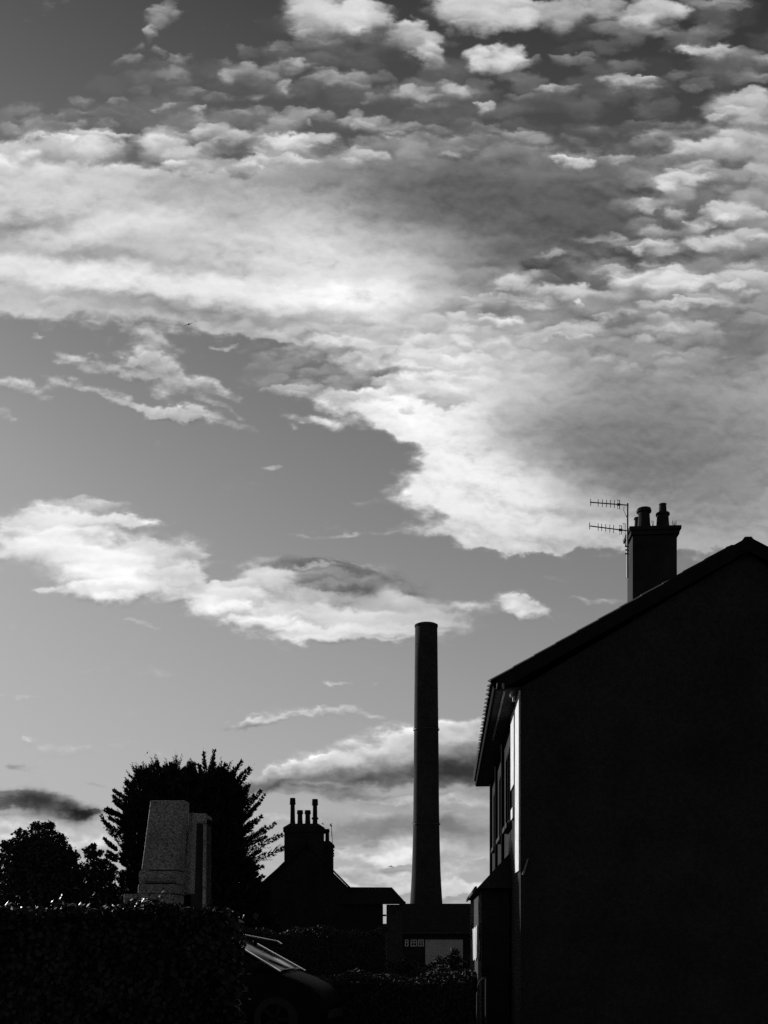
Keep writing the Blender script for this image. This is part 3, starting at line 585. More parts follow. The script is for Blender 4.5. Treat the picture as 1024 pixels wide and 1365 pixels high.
# ================================================================== bungalow beyond
BD = 45.0; gb = gz(BD) - .3
bun = thing('bungalow', 'low dark roofed bungalow with a pale wall at the foot of the tall chimney', 'bungalow', Q(580, 1243, BD)); bun.location.z = gb + .3
zr, ze = Q(0, 1204.5, BD + .75).z, Q(0, 1243.5, BD).z
xl, xr = Q(531, 0, BD).x, Q(700, 0, BD).x
ov = .3
MB().add([(xl, BD - ov, ze), (xr, BD - ov, ze), (xr, BD + 2.2, ze), (xl, BD + 2.2, ze), (xl + .05, BD + .75, zr), (xr, BD + .75, zr)], [(0, 1, 5, 4), (1, 2, 5), (2, 3, 4, 5), (3, 0, 4), (3, 2, 1, 0)]).build('roof', 'slate', bun)
MB().box(xl, xr, BD - ov - .08, BD - ov - .005, ze - .03, ze + .02).build('gutter', 'bgut', bun)
MB().box(xl + .1, xr, BD, BD + 2.0, gb, ze - .002).build('wall', 'render', bun)
x0, x1 = Q(567, 0, BD).x, Q(617, 0, BD).x
MB().box(x0, x1, BD - .06, BD - .003, gb, Q(0, 1252.5, BD).z).build('pale_wall', 'rough', bun, label='pale roughcast stretch of wall')
MB().box(Q(543, 0, BD).x, x1, BD - .1, BD - .003, Q(0, 1251.9, BD).z, Q(0, 1250.6, BD).z).build('lintel_band', 'board', bun)
for (a, c) in ((540, 544.5), (547.5, 556), (557.5, 565)):
    f = MB(); xa, xb, za, zb = Q(a, 0, BD).x, Q(c, 0, BD).x, Q(0, 1261.5, BD).z, Q(0, 1252.6, BD).z; e = .035
    f.box(xa, xb, BD - .06, BD - .003, za, za + e).box(xa, xb, BD - .06, BD - .003, zb - e, zb).box(xa, xa + e, BD - .06, BD - .003, za + e, zb - e).box(xb - e, xb, BD - .06, BD - .003, za + e, zb - e)
    if c - a > 6: f.box((xa + xb) / 2 - .015, (xa + xb) / 2 + .015, BD - .055, BD - .003, za + e, zb - e)
    f.box(xa + e, xb - e, BD - .055, BD - .003, (za + zb) / 2, (za + zb) / 2 + .03)
    o = f.build('window', 'frame', bun); MB().box(xa + e, xb - e, BD - .03, BD - .004, za + e, zb - e).build('pane', 'glass', o)

# ================================================================== granite memorial
mem = thing('granite_memorial', 'speckled grey granite memorial, tapering block on a plinth behind the ivy wall', 'memorial', Q(205, 1230, 9.7)); mem.location.z = 0
def blk(pa, pb, da, db, dep, name, bevel=.008):   # pa: (xl, xr, y) bottom at distance da; pb: top at db
    b0, b1 = Q(pa[0], pa[2], da), Q(pa[1], pa[2], da); t0, t1 = Q(pb[0], pb[2], db), Q(pb[1], pb[2], db); bk = da + dep
    return MB().hexa([b0, b1, Vector((b1.x, bk, b1.z)), Vector((b0.x, bk, b0.z))], [t0, t1, Vector((t1.x, bk, t1.z)), Vector((t0.x, bk, t0.z))]).build(name, 'granite', mem, bevel=bevel)
blk((165, 228, 1300), (165, 228, 1191.5), 9.5, 9.5, .62, 'plinth')
blk((183.5, 233, 1191), (184.5, 234, 1178.5), 9.56, 9.57, .58, 'base_course')
pts = []
for k in range(13):
    a = -math.pi * .5 + math.pi * k / 12; pts.append((9.64 - .055 * math.cos(a), Q(0, 1169, 9.6).z + .058 * math.sin(a)))
xl_, xr_ = Q(185.5, 0, 9.6).x, Q(234.5, 0, 9.6).x
MB().add([(xl_, d, z) for d, z in pts] + [(xr_, d, z) for d, z in pts] + [(xl_, 10.2, pts[0][1]), (xl_, 10.2, pts[-1][1]), (xr_, 10.2, pts[0][1]), (xr_, 10.2, pts[-1][1])],
   [(i, i + 1, 14 + i, 13 + i) for i in range(12)] + [tuple(range(13)) + (27, 26), tuple(range(13, 26)) + (29, 28), (0, 13, 28, 26), (12, 25, 29, 27), (26, 28, 29, 27)]).build('roll_moulding', 'granite', mem)
blk((188.5, 235.5, 1159.5), (200.5, 248, 1067), 9.64, 10.02, .56, 'tapered_block', .012)
sl_ = blk((243, 252, 1191), (253, 258.5, 1083), 10.0, 10.12, .3, 'side_slab')
# rear pier with a recessed panel and a rolled head
D2 = 10.9
MB().prism([Q(254, 1235, D2), Q(274.5, 1235, D2), Q(274.5, 1098, D2), Q(257, 1098, D2)], (0, .35, 0)).build('rear_pier', 'render', mem)
MB().prism([Q(269.6, 1235, D2 - .06), Q(273.6, 1235, D2 - .06), Q(274.4, 1098, D2 - .06), Q(271, 1098, D2 - .06)], (0, .059, 0)).build('pier_margin', 'granite', mem, bevel=.004)
MB().tube([Q(253, 1091, D2), Q(274.6, 1091, D2)], 7.0 / F * D2, 14).build('rolled_head', 'granite', mem)
MB().prism([Q(252.5, 1089, D2), Q(274.4, 1089, D2), Q(274, 1084.6, D2), Q(252.5, 1084.6, D2)], (0, .4, 0)).build('head_slab', 'granite', mem)

# ================================================================== foliage
rng = np.random.RandomState(5)
def unit(v): return v / np.maximum(np.linalg.norm(v, axis=-1, keepdims=True), 1e-9)
def leaves(P, N, size, aspect=.6, jit=.7):
    """diamond leaves at P facing roughly N"""
    n = len(P); N = unit(N + rng.normal(0, jit, (n, 3))); A = unit(np.cross(N, rng.normal(0, 1, (n, 3)))); B = np.cross(N, A)
    s = size * rng.uniform(.6, 1.3, (n, 1))
    V = np.stack([P - A * s, P - B * s * aspect + A * s * .1, P + A * s, P + B * s * aspect + A * s * .1], 1).reshape(-1, 3)
    return V, np.arange(4 * n).reshape(n, 4)
def fronds(base, dirs, length, nl=26, lw=.13, lift=.35):
    """feathery sprays: a bent axis with narrow pointed leaflets on both sides"""
    n = len(base); t = np.linspace(.05, 1, nl)[None, :, None]
    L = (length * rng.uniform(.6, 1.25, (n, 1)))[..., None]
    up = np.array([0, 0, 1.0])[None, None]
    ax = base[:, None] + dirs[:, None] * t * L + up * (t ** 2) * L * lift
    tan = unit(dirs[:, None] + up * 2 * t * lift)
    side = unit(np.cross(tan, rng.normal(0, 1, (n, 1, 3)) + 0 * tan)); sg = np.where(np.arange(nl) % 2 == 0, 1.0, -1.0)[None, :, None]
    rot = rng.uniform(-.6, .6, (n, nl, 1)); oth = np.cross(tan, side)
    sd = unit(side * np.cos(rot) + oth * np.sin(rot)) * sg
    ll = lw * (1.15 - .8 * t) * rng.uniform(.7, 1.3, (n, nl, 1)); tip = ax + unit(tan * 1.0 + sd * .62) * ll
    wv = unit(np.cross(unit(tan + sd * .6), rng.normal(0, 1, (n, nl, 3)))) * ll * .23
    mid = ax + (tip - ax) * .45
    V = np.stack([ax, mid + wv, tip, mid - wv], 2).reshape(-1, 3); m = n * nl
    return V, np.arange(4 * m).reshape(m, 4)
def cat(parts):
    Vs, Fs, o = [], [], 0
    for V, Fc in parts: Vs.append(V); Fs.append(Fc + o); o += len(V)
    return np.concatenate(Vs), np.concatenate(Fs)
def sph(n): return unit(rng.normal(0, 1, (n, 3)))
def tree_wood(par, base, top, r, limbs):
    MB().tube([base + (top - base) * k / 5 + Vector((math.sin(k * 2.1) * .04, math.cos(k) * .04, 0)) for k in range(6)], r, 8, r * .3).build('trunk', 'bark', par)
    b = MB()
    for k in range(limbs):
        q = .25 + .7 * k / limbs; p = base + (top - base) * q; a = k * 2.4; e = Vector((math.cos(a), math.sin(a), .55)) * (1.25 * (1.15 - q))
        b.tube([p, p + e * .5, p + e + Vector((0, 0, .15))], r * .35 * (1.2 - q), 5, r * .08)
    b.build('limbs', 'bark', par)

# big cypress
TD = 25.0; u_ = TD / F
cyp = thing('cypress_tree', 'large dark feathery cypress rising behind the granite memorial', 'tree', (Q(247, 0, TD).x, TD + .8, gz(TD)))
tc0 = Vector((Q(247, 0, TD).x, TD + .8, gz(TD)))
tree_wood(cyp, tc0 - Vector((0, 0, .1)), Vector((tc0.x, tc0.y, 4.9)), .22, 18)
# outline half width and offset by height (picture rows)
rows = np.array([1250, 1200, 1165, 1130, 1100, 1075, 1052, 1036, 1022]); xlft = np.array([150, 152, 156, 158, 161, 163, 167, 176, 196]); xrgt = np.array([360, 352, 330, 320, 318, 317, 314, 306, 290])
def cyp_pts(n, lo, hi):
    py = rng.uniform(1031, 1250, n); xl = np.interp(py - 6, rows[::-1], xlft[::-1]); xr = np.interp(py - 6, rows[::-1], xrgt[::-1])
    c, h = (xl + xr) / 2, (xr - xl) / 2; a = rng.uniform(0, 2 * np.pi, n); q = rng.uniform(lo, hi, n)
    rx = np.cos(a) * q; ry = np.sin(a) * q
    X = (c + h * rx - CX) * u_; Z = EYE + (HY - py) * u_; Y = tc0.y + ry * h * u_ * .9
    # shallow lumps
    return np.stack([X, Y, Z], 1), np.stack([rx, ry, np.zeros(n)], 1)
nc_ = 520; P1, O1 = cyp_pts(nc_, .80, .98)
lean = np.clip((1130 - (HY - (P1[:, 2] - EYE) / u_)) / 110, -1, 1)[:, None]
D1 = unit(O1 * (.9 - .45 * lean) + np.array([0, 0, 1.0]) * (.34 + .75 * np.clip(lean, 0, 1)) + rng.normal(0, .22, (nc_, 3)))
P1 = np.repeat(P1, 7, 0) + rng.normal(0, .055, (nc_ * 7, 3)); D1 = unit(np.repeat(D1, 7, 0) + rng.normal(0, .17, (nc_ * 7, 3)))
A1 = fronds(P1, D1, .27 * np.repeat(rng.uniform(.6, 1.35, (nc_, 1)), 7, 0), 20, .14)
# long outer sprays, lower right and left
sp = []
pr = random.Random(21)
def spray(x, y, ang, L, d=None, fat=1.0):
    """one long feathery branch end: side sprigs that shorten towards the tip"""
    d = TD + pr.uniform(.0, 1.3) if d is None else d
    b0 = np.array(Q(x, y, d)); ax_ = np.array([math.cos(R(ang)), pr.uniform(-.25, .25), math.sin(R(ang))]); ax_ /= np.linalg.norm(ax_)
    for k in range(15):
        q = k / 15; p = b0 + ax_ * L * q + np.array([0, 0, .10 * L * q * q])
        for sg in (-1, 1):
            a2 = R(ang + sg * pr.uniform(14, 34)); dd = np.array([math.cos(a2), pr.uniform(-.4, .4), math.sin(a2)]); dd /= np.linalg.norm(dd)
            sp.append((p, dd, L * (.30 - .25 * q) * fat * pr.uniform(.35, 1.35)))
    sp.append((b0 + ax_ * L * .5, ax_, L * .55))
for x, y, a, L in [(318, 1163, 14, .50), (322, 1150, 22, .90), (320, 1138, 14, 1.0), (318, 1128, 30, .78), (316, 1118, 36, .70), (314, 1106, 40, .95), (312, 1096, 36, .72), (310, 1084, 40, .66), (306, 1074, 36, .62), (304, 1062, 40, .60), (300, 1052, 36, .55), (296, 1044, 44, .50), (318, 1174, -8, .42), (338, 1186, 5, .40), (332, 1176, 20, .42), (345, 1196, 0, .3),
                   (288, 1040, 60, .40), (282, 1038, 72, .38), (274, 1038, 88, .66), (277, 1036, 80, .56), (270, 1042, 100, .42), (279, 1042, 78, .46), (262, 1038, 112, .36), (252, 1036, 70, .34), (242, 1036, 40, .34), (234, 1036, 96, .30), (224, 1036, 70, .30), (214, 1036, 110, .34), (204, 1038, 96, .34), (196, 1042, 124, .34), (186, 1046, 110, .32), (178, 1056, 138, .32),
                   (172, 1066, 150, .40), (170, 1078, 146, .44), (168, 1090, 160, .52), (166, 1100, 152, .46), (164, 1112, 150, .66), (160, 1122, 138, .72), (158, 1134, 146, .55), (158, 1148, 160, .40), (158, 1160, 150, .34)]:
    L *= 1.22 if x > 295 and y < 1170 else 1.0
    spray(x, y, a + pr.uniform(-9, 9), L * pr.uniform(.85, 1.15), None, pr.uniform(.7, 1.15)); 
    if pr.random() < .6: spray(x + pr.uniform(-6, 4), y + pr.uniform(-7, 7), a + pr.uniform(-12, 12), L * pr.uniform(.5, .8))
sb = np.array([s[0] for s in sp]); sd_ = np.array([s[1] for s in sp]); sln = np.array([[s[2]] for s in sp])
A2 = fronds(sb, sd_, sln, 16, .075, .10)
P3, O3 = cyp_pts(26000, .0, .90)
A3 = leaves(P3, O3 + .01, .10, .6, 1.0)
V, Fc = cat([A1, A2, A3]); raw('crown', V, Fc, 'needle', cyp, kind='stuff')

def bushy(par, clumps, n, size, m='leaf', d=22.0, name='crown', up=.2):
    """crown of leafy lumps; clumps: (px, py, radius px)"""
    W = np.array([c[2] ** 2 for c in clumps], float); W /= W.sum(); ix = rng.choice(len(clumps), n, p=W)
    c = np.array([np.array(Q(q[0], q[1], d + (rng.uniform(-.5, .9)))) for q in clumps]); r = np.array([q[2] * d / F for q in clumps])
    s = sph(n); s[:, 2] *= .9; q = rng.uniform(.05, 1.0, (n, 1)) ** .5
    lump = 1 + .22 * np.sin(s[:, :1] * 9 + ix[:, None]) * np.cos(s[:, 2:] * 8 + ix[:, None] * 2)
    P = c[ix] + s * r[ix, None] * q * lump
    V, Fc = leaves(P, s, size, .62, .8); return raw(name, V, Fc, m, par, kind='stuff')
lt = thing('garden_tree', 'round bushy broadleaf tree at the far left edge', 'tree', (Q(50, 0, 22).x, 22.2, gz(22)))
tree_wood(lt, Vector((Q(50, 0, 22).x, 22.2, gz(22))), Vector((Q(58, 0, 22).x, 22.2, 3.2)), .12, 9)
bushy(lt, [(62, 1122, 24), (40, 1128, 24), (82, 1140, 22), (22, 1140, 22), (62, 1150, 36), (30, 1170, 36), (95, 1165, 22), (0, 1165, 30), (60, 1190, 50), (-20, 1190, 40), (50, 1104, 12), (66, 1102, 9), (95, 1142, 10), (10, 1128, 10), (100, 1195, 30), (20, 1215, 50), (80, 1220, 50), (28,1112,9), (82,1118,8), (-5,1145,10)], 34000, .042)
s2 = thing('shrub', 'small pointed shrub between the round tree and the cypress', 'shrub', (Q(125, 0, 23).x, 23, gz(23)))
bushy(s2, [(122, 1140, 9), (116, 1133, 6), (124, 1129, 6), (132, 1138, 7), (125, 1158, 18), (110, 1170, 18), (142, 1165, 16), (125, 1190, 34), (105, 1200, 26), (148, 1205, 26), (135, 1152, 9)], 11000, .038, d=23)
MB().tube([(Q(125, 0, 23).x, 23, gz(23)), (Q(124, 0, 23).x, 23, 2.6)], .05, 6, .01).build('stem', 'bark', s2)

# ivy covered garden wall, near on the left
WD = 7.9
iv = thing('ivy_wall', 'near garden wall smothered in dark ivy, running off the left edge', 'wall', (Q(150, 0, WD).x, WD + .2, 0))
wl, wr = Q(-420, 0, WD).x, Q(300, 0, WD).x; wt = Q(0, 1212, WD).z
MB().box(wl, wr, WD + .06, WD + .38, -.02, wt - .05).build('wall', 'stone', iv)
n = 30000
P = np.stack([rng.uniform(wl, wr + .03, n), WD + rng.uniform(-.10, .12, n), rng.uniform(0, wt, n)], 1)
P[:, 1] += .05 * np.sin(P[:, 0] * 5 + P[:, 2] * 3) + .03 * np.sin(P[:, 0] * 13) * np.cos(P[:, 2] * 11)
V1_ = leaves(P, np.tile([0, -1.0, .35], (n, 1)), .026, .8, .55)
n2 = 12000; tx = rng.uniform(wl, wr, n2)
topz = wt + .03 * np.sin(tx * 3.1) + .02 * np.sin(tx * 9.7) + .015 * np.sin(tx * 23) - np.clip((tx - Q(165, 0, WD).x) * .10, 0, .2)
P = np.stack([tx, WD + rng.uniform(-.12, .5, n2), topz + rng.uniform(-.08, .04, n2)], 1)
V2_ = leaves(P, np.tile([0, -.3, 1.0], (n2, 1)), .024, .8, .6)
n3 = 3500; P = np.stack([wr + rng.normal(-.04, .07, n3), WD + rng.uniform(-.1, .5, n3), wt * rng.rand(n3) ** .8 - .03], 1)
V3_ = leaves(P, np.tile([1.0, -.2, .3], (n3, 1)), .03, .8, .8)
sh_ = []   # stray shoots
for k in range(46):
    x = rng.uniform(wl, wr); L = rng.uniform(.04, .16); lean_ = rng.uniform(-.6, .6)
    for q in np.linspace(0, 1, 9): sh_.append((x + lean_ * L * q + rng.normal(0, .008), WD + .1, wt + L * q + rng.normal(0, .006)))
V4_ = leaves(np.array(sh_), np.tile([0, -.8, .5], (len(sh_), 1)), .016, .7, .8)
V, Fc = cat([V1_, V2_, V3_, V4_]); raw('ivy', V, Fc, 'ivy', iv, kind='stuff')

# hedges and bushes in the middle
def hedge(label, x0, x1, ytop, d, n, size, dep=.8, cat_='hedge', name='hedge', m='leaf', rough=.05):
    a, b = Q(x0, 0, d).x, Q(x1, 0, d).x; zt = Q(0, ytop, d).z; zb = gz(d) - .02
    t = thing(name, label, cat_, ((a + b) / 2, d + dep / 2, gz(d)))
    MB().box(a + .06, b - .06, d + .08, d + dep - .08, zb, zt - .1).build('twigs', 'bark', t)
    X = rng.uniform(a, b, n); Y = np.where(rng.rand(n) < .6, d + rng.uniform(-.04, .1, n), rng.uniform(d, d + dep, n))
    top = zt + rough * np.sin(X * 4.2 + d) + rough * .6 * np.sin(X * 11 + d * 2)
    Z = np.where(Y < d + .1, zb + (top - zb) * rng.rand(n), top + rng.uniform(-.12, .03, n))
    P = np.stack([X, Y, Z], 1); V, Fc = leaves(P, np.tile([0, -.7, .7], (n, 1)), size, .6, .8)
    raw('foliage', V, Fc, m, t, kind='stuff'); return t
hedge('dark clipped hedge crossing the foot of the scene between car and house', 424, 632, 1303, 15.8, 9000, .03)
hedge('dark hedge behind the parked car below the cottage', 262, 516, 1240, 19.5, 12000, .032)
hedge('tall dark hedge along the garden in front of the bungalow', 508, 640, 1296, 22, 9000, .03, rough=.08)
lb = thing('leafy_bush', 'pale tipped leafy bush below the bungalow window', 'bush', (Q(548, 0, 26).x, 26, gz(26)))
bushy(lb, [(530, 1290, 12), (545, 1289, 13), (560, 1291, 12), (575, 1292, 11), (588, 1290, 10), (520, 1285, 8), (541, 1281, 8), (550, 1305, 26), (580, 1308, 24), (525, 1305, 20)], 5200, .035, 'ivy', 26, 'foliage')
MB().tube([(Q(548, 0, 26).x, 26, gz(26)), (Q(548, 0, 26).x, 26, .2)], .04, 6, .01).build('stem', 'bark', lb)
rb = thing('round_bush', 'small round dark bush against the pale bungalow wall', 'bush', (Q(606, 0, 40).x, 40, gz(40)))
bushy(rb, [(606, 1270, 8), (604, 1280, 12), (585, 1284, 11), (625, 1284, 10), (606, 1292, 22)], 3000, .045, 'leaf', 40, 'foliage')
MB().tube([(Q(606, 0, 40).x, 40, gz(40)), (Q(606, 0, 40).x, 40, .2)], .05, 6, .01).build('stem', 'bark', rb)

# handrail by the path
hr = thing('handrail', 'thin curved metal handrail near the foot of the house', 'handrail', Q(636.5, 1365, 13.5)); hr.location.z = gz(13.5)
MB().tube([Vector((Q(636, 0, 13.5).x, 13.5, gz(13.5))), Q(636.5, 1325, 13.5), Q(637.5, 1314, 13.5), Q(640, 1308, 13.6), Q(645, 1304, 13.9), Q(648, 1303, 14.6)], .014, 8).build('rail', 'rail', hr)
MB().tube([Vector((Q(648, 0, 14.6).x, 14.6, gz(14.6))), Q(648, 1303, 14.6)], .014, 8).build('post', 'rail', hr)

# ================================================================== parked car
car = thing('parked_car', 'dark parked hatchback half hidden beside the ivy wall, bright edges round its windscreen', 'car', (0, 0, 0))
# built lengthwise along +x (nose), then placed
def cs_(pts, y): return [(x, y, z) for x, z in pts]
W = .84
def loft(rowsA, name, m, par, closed=False, smooth=True, flip=False, **kw):
    k = len(rowsA[0]); b = MB(); vs = [p for r in rowsA for p in r]
    fs = [(i * k + j, i * k + j + 1, (i + 1) * k + j + 1, (i + 1) * k + j) for i in range(len(rowsA) - 1) for j in range(k - 1)]
    b.add(vs, fs); return b.build(name, m, par, smooth=smooth, **kw)
def ribbon(pts, w, th, name, m, par, lift=0.0):
    """flat strip along pts, its width across the car, slightly crowned"""
    pts = [Vector(p) for p in pts]; vs = []; fs = []
    for i, p in enumerate(pts):
        d = (pts[min(i + 1, len(pts) - 1)] - pts[max(i - 1, 0)]).normalized(); x = Vector((0, 1, 0)); x = (x - d * x.dot(d)).normalized(); n = d.cross(x); n = n if n.z > 0 else -n
        for a, c in ((-.5, 0), (-.42, 1), (0, 1.25), (.42, 1), (.5, 0), (0, -.2)): vs.append(p + x * w * a + n * th * c)
    for i in range(len(pts) - 1):
        for k in range(6): fs.append((i * 6 + k, i * 6 + (k + 1) % 6, (i + 1) * 6 + (k + 1) % 6, (i + 1) * 6 + k))
    fs += [tuple(range(6)), tuple((len(pts) - 1) * 6 + k for k in range(6))]
    o = MB().add(vs, fs).build(name, m, par if par is not car else None)
    if par is car: o.parent = car
    return o
# body below the waist: side stations (x, z of shoulder, half width)
stn = [(-.02, .55, .70), (.04, .86, .78), (.4, .96, .83), (1.2, .97, .84), (2.2, .95, .84), (2.85, .92, .82), (3.08, .86, .79), (3.30, .77, .74), (3.46, .64, .68), (3.50, .50, .62)]
rowsB = []
for x, z, hw in stn:
    rowsB.append([(x, -hw * .93, .2), (x, -hw, .42), (x, -hw * 1.01, z - .16), (x, -hw * .96, z - .03), (x, -hw * .86, z), (x, -hw * .4, z + .035), (x, 0, z + .045), (x, hw * .4, z + .035), (x, hw * .86, z), (x, hw * .96, z - .03), (x, hw * 1.01, z - .16), (x, hw, .42), (x, hw * .93, .2)])
body = loft(rowsB, 'body', 'paint', car)
MB().add(rowsB[0], [tuple(range(13))]).build('rear_panel', 'paint', body); MB().add(rowsB[-1], [tuple(range(13))]).build('bumper', 'paint', body)
# roof skin
rf_ = []
for x, z, hw in [(.25, 1.30, .55), (.5, 1.40, .58), (.9, 1.45, .60), (1.3, 1.455, .60), (1.7, 1.43, .59), (1.95, 1.385, .575)]:
    rf_.append([(x, -hw, z - .045), (x, -hw * .85, z - .01), (x, -hw * .4, z + .01), (x, 0, z + .015), (x, hw * .4, z + .01), (x, hw * .85, z - .01), (x, hw, z - .045)])
loft(rf_, 'roof', 'paint', car)
# windscreen, rear window, side glass
ws = [[(1.955 + .9 * t_, y * (1 + .28 * t_), 1.375 - .42 * t_ + .02 * (1 - (y / .55) ** 2)) for y in (-.55, -.3, 0, .3, .55)] for t_ in (0, .25, .5, .75, 1)]
loft(ws, 'windscreen', 'greenglass', car)
loft([[(.24, y, 1.28) for y in (-.5, 0, .5)], [(.03, y * 1.35, .93) for y in (-.5, 0, .5)]], 'rear_window', 'greenglass', car)
for sg in (-1, 1):
    MB().add([(.30, sg * .565, 1.29), (.12, sg * .755, .96), (2.74, sg * .745, .935), (1.95, sg * .59, 1.345), (1.1, sg * .61, 1.40), (.55, sg * .60, 1.375)], [(0, 1, 2, 3, 4, 5)]).build('side_window', 'greenglass', car)
    # roof edge running down into the windscreen pillar
    pl = [(.45, .60, 1.385), (.9, .615, 1.418), (1.35, .615, 1.42), (1.65, .61, 1.405), (1.88, .60, 1.375), (2.05, .615, 1.31), (2.35, .655, 1.17), (2.65, .70, 1.03), (2.86, .735, .93)]
    ribbon([(x, sg * y, z + .012) for x, y, z in (pl if sg < 0 else pl[5:])], .075, .014, 'pillar', 'alu', car)
    MB().tube([(1.28, sg * .625, 1.40), (1.32, sg * .76, .97)], .03, 6).build('door_pillar', 'paint', car)
    o = MB().lathe((2.62, sg * .93, 1.0), [(.02, -.07), (.08, -.05), (.09, 0), (.07, .055), (.02, .07)], 12).build('wing_mirror', 'paint', car, smooth=True)
    MB().tube([(2.60, sg * .80, .95), (2.62, sg * .90, .98)], .02, 6).build('mirror_arm', 'paint', o)
    MB().box(1.75, 1.93, min(sg * .845, sg * .87), max(sg * .845, sg * .87), .80, .83).build('door_handle', 'alu', car, bevel=.008)
    MB().prism([(3.34, sg * .42, .52), (3.36, sg * .66, .52), (3.24, sg * .68, .66), (3.28, sg * .46, .66)], (.12, 0, 0)).build('headlight', 'lamp', car)
    for x in (.72, 2.86):
        w_ = thing_ = None
        ty = MB(); prof_ = [(.20, -.09), (.29, -.095), (.30, -.07), (.305, 0), (.30, .07), (.29, .095), (.20, .09)]
        vs = []; N_ = 28
        for r, q in prof_:
            for k in range(N_): a = k * math.tau / N_; vs.append((x + r * math.cos(a), sg * .76 + q, .305 + r * math.sin(a)))
        ty.add(vs, [(j * N_ + k, j * N_ + (k + 1) % N_, (j + 1) * N_ + (k + 1) % N_, (j + 1) * N_ + k) for j in range(6) for k in range(N_)])
        tyo = ty.build('wheel', 'tyre', car, smooth=True)
        rm = MB()
        for k in range(5):
            a = k * math.tau / 5; c_, s_ = math.cos(a), math.sin(a)
            rm.hexa([(x - .03 * s_, sg * .84, .305 + .03 * c_), (x + .03 * s_, sg * .84, .305 - .03 * c_), (x + .03 * s_ , sg * .80, .305 - .03 * c_), (x - .03 * s_, sg * .80, .305 + .03 * c_)],
                    [(x + .2 * c_ - .025 * s_, sg * .84, .305 + .2 * s_ + .025 * c_), (x + .2 * c_ + .025 * s_, sg * .84, .305 + .2 * s_ - .025 * c_), (x + .2 * c_ + .025 * s_, sg * .80, .305 + .2 * s_ - .025 * c_), (x + .2 * c_ - .025 * s_, sg * .80, .305 + .2 * s_ + .025 * c_)])
        rm.build('rim', 'rim', tyo)
MB().tube([(2.84, -.66, .965), (2.87, -.3, .985), (2.88, 0, .99), (2.87, .3, .985), (2.84, .66, .965)], .012, 6).build('scuttle', 'alu', car)
MB().tube([(2.85, -.2, .99), (2.6, -.42, 1.09)], .008, 5).build('wiper', 'tyre', car)
MB().prism([(3.505, -.5, .34), (3.505, .5, .34), (3.505, .5, .46), (3.505, -.5, .46)], (.015, 0, 0)).build('grille', 'tyre', car)
# placement: windscreen pillar foot on the near side at column 375, row 1298
th = R(-9); pit = R(4)
Rm = Matrix.Rotation(th, 3, 'Z') @ Matrix.Rotation(pit, 3, 'Y') @ Matrix.Rotation(R(-2.0), 3, 'X')
foot = Vector((2.86, -.735, .93)); target = Q(374, 1297, 14.4)
loc = target - Rm @ foot
car.location = loc; car.rotation_euler = Rm.to_euler()
inv = Rm.inverted()
def local(p): return inv @ (p - loc)
ra, rbp = local(Q(309, 1244.5, 15.25)), local(Q(374, 1257, 15.15))
for sg, o_ in ((1, 0.0),):
    ribbon([ra + Vector((0, 0, -.02)), ra + (rbp - ra) * .06 + Vector((0, 0, .012)), ra + (rbp - ra) * .5 + Vector((0, 0, .012)), ra + (rbp - ra) * .94 + Vector((0, 0, .012)), rbp + Vector((.02, 0, -.02))], .07, .012, 'roof_rail', 'alu', car)
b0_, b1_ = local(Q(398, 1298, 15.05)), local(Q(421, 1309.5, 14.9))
ribbon([b0_, b0_ + (b1_ - b0_) * .5 + Vector((0, 0, .012)), b1_], .05, .01, 'bonnet_glint', 'alu', car)  # bright metal strip added as the glint along the bonnet edge
gl_ = local(Q(387, 1322, 14.35)); mk = MB().box(gl_.x - .035, gl_.x + .035, gl_.y - .03, gl_.y, gl_.z - .012, gl_.z + .012).build('side_marker', 'gutter', None); mk.parent = car
fw, rw = loc + Rm @ Vector((3.12, 0, 0)), loc + Rm @ Vector((.72, 0, 0))
a_ = Rm @ Vector((1, 0, 0)); c_ = Rm @ Vector((0, 1, 0))
pp = [loc + a_ * s + c_ * q for s, q in ((-.9, -1.2), (4.2, -1.2), (4.2, 1.2), (-.9, 1.2))]
MB().hexa([Vector((p.x, p.y, -1.2)) for p in pp], [p + Vector((0, 0, -.003)) for p in pp]).build('parking_ramp', 'tarmac', kind='structure')

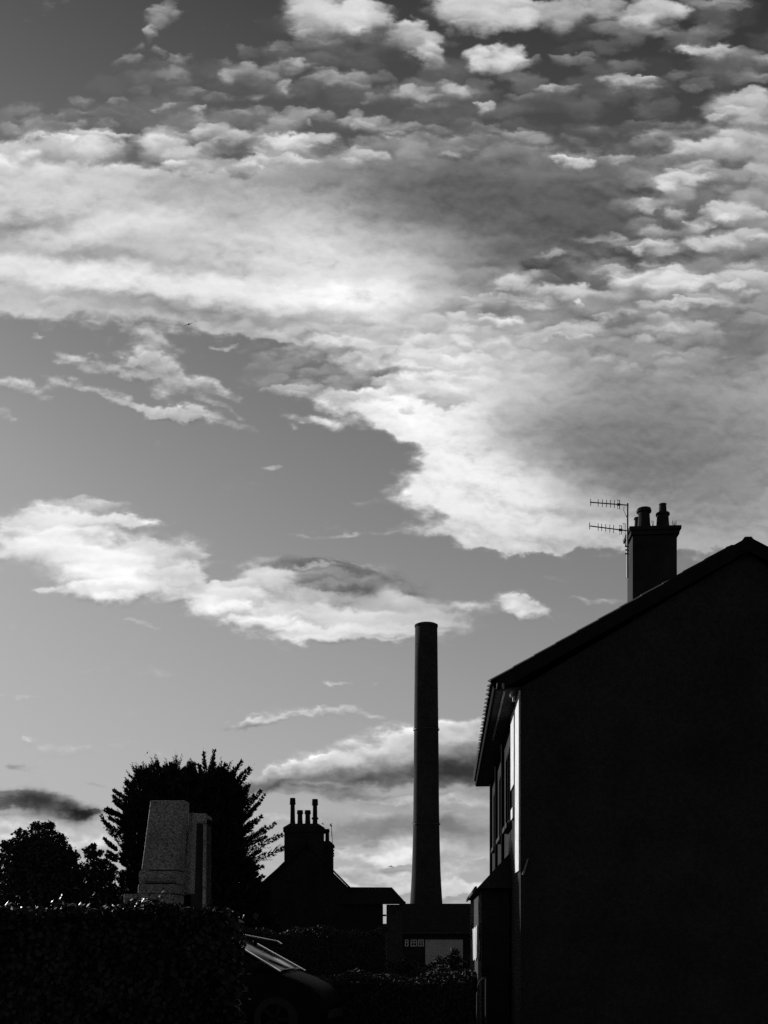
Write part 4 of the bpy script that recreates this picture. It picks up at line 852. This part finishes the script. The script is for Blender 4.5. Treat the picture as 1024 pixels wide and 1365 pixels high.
# ================================================================== birds
def bird(px, py, d, span, yaw_, roll, label, heading=0.0, fold=.25):
    t = thing('bird', label, 'bird', Q(px, py, d)); c = Q(px, py, d); L = span * .42
    m3 = Matrix.Rotation(heading, 3, 'Z') @ Matrix.Rotation(roll, 3, 'Y') @ Matrix.Rotation(R(38), 3, 'X')
    def T_(x, y, z): return c + m3 @ Vector((x, y, z)) * 1.0
    b = MB(); pr_ = [(-.5, .02), (-.42, .09), (-.2, .16), (.1, .19), (.3, .13), (.4, .11), (.5, .02)]; vs = []
    for y, r in pr_:
        for k in range(8): a = k * math.tau / 8; vs.append(T_(r * L * math.cos(a), y * L, r * L * .9 * math.sin(a)))
    b.add(vs, [(j * 8 + k, j * 8 + (k + 1) % 8, (j + 1) * 8 + (k + 1) % 8, (j + 1) * 8 + k) for j in range(6) for k in range(8)]); b.build('body', 'feather', t, smooth=True)
    for sg in (-1, 1):
        h = span / 2; P_ = [(0, .12 * L, .0), (0, -.18 * L, 0), (sg * h * .5, -.16 * L, fold * h * .5), (sg * h * .5, .22 * L, fold * h * .5), (sg * h, -.22 * L, fold * h * .35), (sg * h * .97, -.08 * L, fold * h * .35)]
        th_ = .02 * L
        MB().add([T_(*p) for p in P_] + [T_(p[0], p[1], p[2] - th_) for p in P_], [(0, 1, 2, 3), (3, 2, 4, 5), (6, 9, 8, 7), (9, 11, 10, 8), (0, 3, 9, 6), (3, 5, 11, 9), (5, 4, 10, 11), (4, 2, 8, 10), (2, 1, 7, 8), (1, 0, 6, 7)]).build('wing', 'feather', t)
    MB().add([T_(-.03 * L, -.40 * L, 0), T_(.03 * L, -.40 * L, 0), T_(.10 * L, -.70 * L, 0), T_(-.10 * L, -.70 * L, 0), T_(0, -.5 * L, .03 * L)], [(0, 1, 2, 3), (0, 1, 4), (1, 2, 4), (2, 3, 4), (3, 0, 4)]).build('tail', 'feather', t)
bird(251.5, 432.3, 60, .56, 0, R(-27), 'small dark bird gliding high under the bright cloud on the left', R(20), .08)
bird(196.3, 1003.5, 60, .50, 0, R(-42), 'small dark bird banking just above the cypress tree', R(-30), .15)
bird(521.5, 1154.5, 90, .55, 0, R(5), 'tiny bird low in the sky just left of the tall chimney', R(10), -.45)
bird(430.5, 1098, 30.3, .20, 0, R(4), 'dark bird passing right beside the taller cottage chimney pots', R(75), .12)
